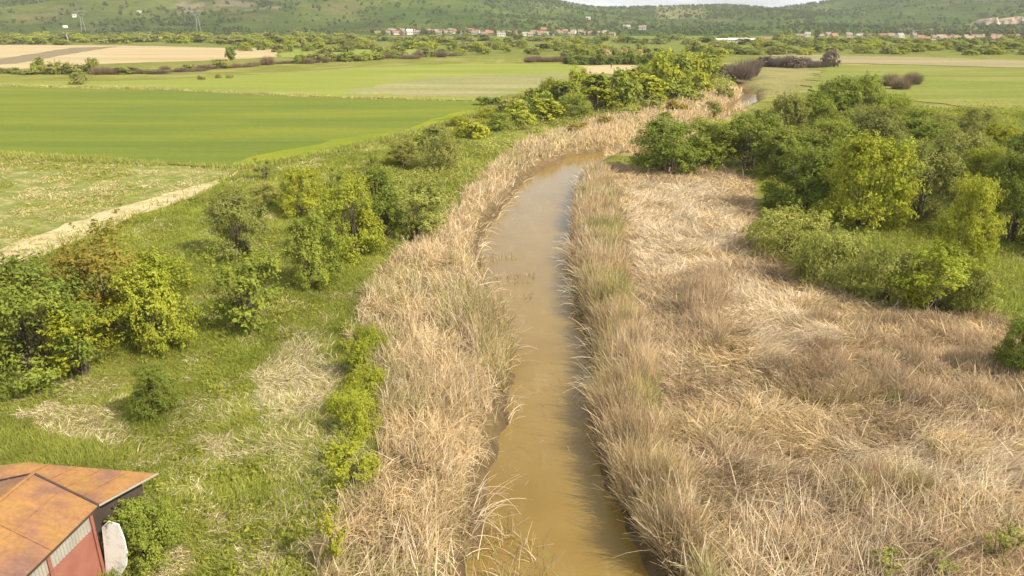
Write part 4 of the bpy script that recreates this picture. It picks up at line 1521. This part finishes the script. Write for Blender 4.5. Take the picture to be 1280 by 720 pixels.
def roof_panels(a, b, along, t=.03, nseam=3, lift=.0):
    """sheet roof between ridge edge a->a+along and eave b->b+along, with raised seams down the slope"""
    g = Geo()
    n = np.cross(along, a - b)
    n = n / np.linalg.norm(n)
    if n[2] < 0:
        n = -n
    seq = [b, b + along, a + along, a]
    nn = np.cross(seq[1] - seq[0], seq[3] - seq[0])
    if nn[2] < 0:
        seq = [b, a, a + along, b + along]
    g.slab(*seq, t)
    for k in range(1, nseam + 1):
        f = k / (nseam + 1)
        p, q = b + along * f, a + along * f
        w = along / np.linalg.norm(along) * .018
        g.slab(p - w + n * .022, p + w + n * .022, q + w + n * .022, q - w + n * .022, .022, n)
    # one cross lap
    p = b * .45 + a * .55
    d = (a - b) / np.linalg.norm(a - b) * .016
    g.slab(p - d + n * .012, p + along - d + n * .012, p + along + d + n * .012, p + d + n * .012, .012, n)
    return g


al = evn * LEN
r1 = sh('roof', roof_panels(Aa - o3, Cc - o3, al, nseam=2), 'rust')
r2 = sh('roof', roof_panels(Aa - o3, Lw - o3, al, nseam=2), 'rust')
g = Geo()
up = np.array((0, 0, 1.0))
g.tube([Aa - o3 - evn * .02 + up * .02, A2 - o3 + up * .02], [.05, .05], 6)
sh('ridge_cap', g, 'rust', r1)
g = Geo()
for E_ in (Cc, Lw):
    g.slab(Aa - o3 - evn * .03 + up * .03, E_ - o3 - evn * .03 + up * .03, E_ - o3 + evn * .03 + up * .03, Aa - o3 + evn * .03 + up * .03, .16, up)
sh('verge_board', g, 'dark_brown', r1)
inw = (Lw - Cc) * np.array((1, 1, 0))
inw = inw / np.linalg.norm(inw)
g = Geo()
e0, e1 = Cc - o3 - up * .035, D2 - o3 - up * .035
g.slab(e0 + inw * .02, e1 + inw * .02, e1 + inw * .02 - up * .07, e0 + inw * .02 - up * .07, .03)
sh('fascia', g, 'dark_brown', r1)
# long wall facing the stream: grey corrugated band over a red lower panel
off = inw * .16
w0, w1 = Cc - o3 + off + evn * .25, D2 - o3 + off - evn * .2
zt = ZE + .02
g = Geo()
ncor = 90
hb = 1.72
outn = -inw
for i in range(ncor):
    p, q = w0 + (w1 - w0) * i / ncor, w0 + (w1 - w0) * (i + 1) / ncor
    a0, a1 = (.0, .025) if i % 2 else (.025, .0)
    P0, P1 = p + outn * a0, q + outn * a1
    g.add([(P0[0], P0[1], hb), (P1[0], P1[1], hb), (P1[0], P1[1], zt), (P0[0], P0[1], zt)], [(0, 1, 2, 3)])
sh('corrugated_band', g, 'grey_sheet')


def wallbox(g, p, q, z0, z1, t, nrm):
    g.add([(*(p[:2]), z0), (*(q[:2]), z0), (*(q[:2]), z1), (*(p[:2]), z1)] + [(*((v - nrm * t)[:2]), z) for v, z in ((p, z0), (q, z0), (q, z1), (p, z1))],
          [(0, 1, 2, 3), (7, 6, 5, 4), (0, 4, 5, 1), (1, 5, 6, 2), (2, 6, 7, 3), (3, 7, 4, 0)])


g = Geo()
wallbox(g, w0 + outn * .01, w1 + outn * .01, -.4, hb - .003, .1, outn)
sh('wall', g, 'red_paint', label='faded red lower wall facing the stream')
for f in (.0, .33, .66, 1.0):
    g = Geo()
    p = w0 + (w1 - w0) * f + outn * .05
    g.tube([(p[0], p[1], -.3), (p[0], p[1], zt)], [.05, .05], 6)
    sh('post', g, 'red_paint')
# gable wall to the back and the far side, front end
l0, l1 = Lw - o3 - inw * .16 + evn * .25, L2 - o3 - inw * .16 - evn * .2
g = Geo()
wallbox(g, l0, l1, -.4, zt - .05, .1, inw)
for (p, q, s_) in ((w0 - outn * .12, l0 - inw * .12, -1), (w1 - outn * .12, l1 - inw * .12, 1)):
    nrm = evn * s_
    wallbox(g, p, q, -.4, zt - .08, .1, nrm)
    m_ = (p + q) / 2
    g.add([(*(p[:2]), zt - .08), (*(q[:2]), zt - .08), (*(m_[:2]), ZRG - .12)], T=[(0, 1, 2)])
sh('gable_wall', g, 'grey_sheet')
# lower building behind, its own gable roof at an angle
ZE2, ZR2 = 2.15, 2.62
B2 = np.array((*gp(198, 592, ZE2), ZE2))
C2 = np.array((*gp(121, 634, ZE2), ZE2))
B1 = np.array((*gp(31, 578, ZR2), ZR2))
al2 = (C2 - B2)
al2 = al2 / np.linalg.norm(al2) * (np.linalg.norm(al2) + .3)
an2 = al2 / np.linalg.norm(al2)
lft = 2 * B1 - B2
lft[2] = ZE2
ann = link('shed_annex', None, label='lower annex with seamed rusty roof joined behind the shed, pale metal edge', cat='shed', loc=(float(B2[0]), float(B2[1]), 0))
o4 = np.array((B2[0], B2[1], 0))
q1 = link('roof', roof_panels(B1 - o4, B2 - o4, al2, nseam=0).mesh('annex_roof', [M['rust']]), ann)
link('roof', roof_panels(B1 - o4, lft - o4, al2, nseam=0).mesh('annex_roof', [M['rust']]), ann)
# seams across the slope as on the photo: strips running with the eave
g = Geo()
nrm = np.cross(B2 - B1, al2)
nrm = nrm / np.linalg.norm(nrm)
nrm = nrm if nrm[2] > 0 else -nrm
dd = (B1 - B2) / np.linalg.norm(B1 - B2) * .018
for f in (.22, .42, .62, .82):
    p = B2 + (B1 - B2) * f - o4
    g.slab(p - dd + nrm * .03, p + al2 - dd + nrm * .03, p + al2 + dd + nrm * .03, p + dd + nrm * .03, .03, nrm)
link('seam_set', g.mesh('annex_seams', [M['rust']]), q1)
g = Geo()
g.slab(B2 - o4 + nrm * .02 - dd * 1.5, B2 - o4 + al2 * .93 + nrm * .02 - dd * 1.5, B2 - o4 + al2 * .93 + nrm * .02 + dd * 1.5, B2 - o4 + nrm * .02 + dd * 1.5, .03, nrm)
link('edge_strip', g.mesh('annex_edge', [M['grey_sheet']]), q1)
in2 = (B1 - B2) * np.array((1, 1, 0))
in2 /= np.linalg.norm(in2)
p0 = B2 - o4 + in2 * .3 + an2 * .25
p1 = B2 - o4 + al2 + in2 * .3
p2 = lft - o4 - in2 * .3 + an2 * .25
g = Geo()
wallbox(g, p0, p1, -.4, ZE2 - .02, .12, -in2)
wallbox(g, p0 + in2 * .13, p2, -.4, ZE2 - .02, .12, -an2)
link('wall', g.mesh('annex_wall', [M['dark_brown']]), ann)

# peeling white board standing at the shed's corner
zb0, zb1 = .0, 1.95
bp = Cc + off * .3 + evn * .15 - inw * .02
bx = np.array((.80, -.18, 0))
bx /= np.linalg.norm(bx)
up_l = np.array((.02, .05, 1.0))
out2 = [(0, .0), (.08, 1.0), (.12, 1.72), (.33, 1.95), (.62, 1.9), (.72, 1.45), (.74, 1.0), (.66, .55), (.34, .0)]
g = Geo()
nb = np.cross(bx, up_l)
nb /= np.linalg.norm(nb)
V = [bx * u * 1.12 + up_l * v for u, v in out2] + [bx * u * 1.12 + up_l * v + nb * .04 for u, v in out2]
k = len(out2)
me = bpy.data.meshes.new('board')
me.from_pydata([tuple(v) for v in V], [], [tuple(range(k)), tuple(range(2 * k - 1, k - 1, -1))] + [(i, i + k, (i + 1) % k + k, (i + 1) % k) for i in range(k)])
me.materials.append(M['peel'])
link('board', me, label='weathered white board with rounded outline leaning at the shed corner', cat='board', loc=(bp[0] - .06, bp[1] - .03, 0))

# ------------------------------------------------------------------ air
g = Geo()
g.box(-2800, 2800, -450, 3050, -4, 235)
hzm, nt, out = mat('thin_haze')
pv = nd(nt, 'ShaderNodeVolumePrincipled')
pv.inputs['Color'].default_value = (.93, .94, .95, 1)
pv.inputs['Density'].default_value = .00010
pv.inputs['Anisotropy'].default_value = 0.0
nt.links.new(pv.outputs[0], out.inputs['Volume'])
link('haze', g.mesh('haze', [hzm]), label='thin pale haze over the whole valley', cat='haze', kind='stuff')

# ------------------------------------------------------------------ light
SUN_EL, SUN_AZ = radians(43), math.atan2(.88, -.47)          # azimuth clockwise from +Y
world = bpy.data.worlds.new("World")
SC.world = world
world.use_nodes = True
nt = world.node_tree
bg = nt.nodes.get('Background') or nt.nodes.new('ShaderNodeBackground')
st = nt.nodes.new('ShaderNodeTexSky')
st.sky_type = 'NISHITA'
st.sun_disc = False
st.sun_elevation = SUN_EL
st.sun_rotation = SUN_AZ
st.dust_density = 5.0
st.air_density = 1.0
tcw = nt.nodes.new('ShaderNodeTexCoord').outputs['Generated']
cl = ramp(nt, noise(nt, 3.0, 6, .6, vec=tcw, stretch=(1, 1, 4)), [(.35, (.35, .35, .35)), (.6, (.9, .9, .9))])
skyc = mixc(nt, cl, st.outputs[0], (6.2, 6.4, 6.6))
nt.links.new(skyc, bg.inputs[0])
bg.inputs[1].default_value = .115
sl = bpy.data.lights.new('sun', 'SUN')
sl.energy = 4.4
sl.angle = radians(.5)
sl.color = (1, .92, .77)
so = bpy.data.objects.new('sun', sl)
COL.objects.link(so)
from mathutils import Vector
dvec = Vector((sin(SUN_AZ) * cos(SUN_EL), cos(SUN_AZ) * cos(SUN_EL), sin(SUN_EL)))
so.rotation_euler = dvec.to_track_quat('Z', 'Y').to_euler()
so.location = (60, -60, 80)

vs = SC.view_settings
vs.view_transform = 'Standard'
vs.look = 'None'
vs.exposure = 0.86
vs.gamma = 1
SC.cycles.use_denoising = True
SC.cycles.max_bounces = 6
SC.cycles.diffuse_bounces = 3
SC.cycles.transmission_bounces = 4
SC.cycles.volume_bounces = 0
SC.cycles.use_adaptive_sampling = True
SC.cycles.adaptive_threshold = .02
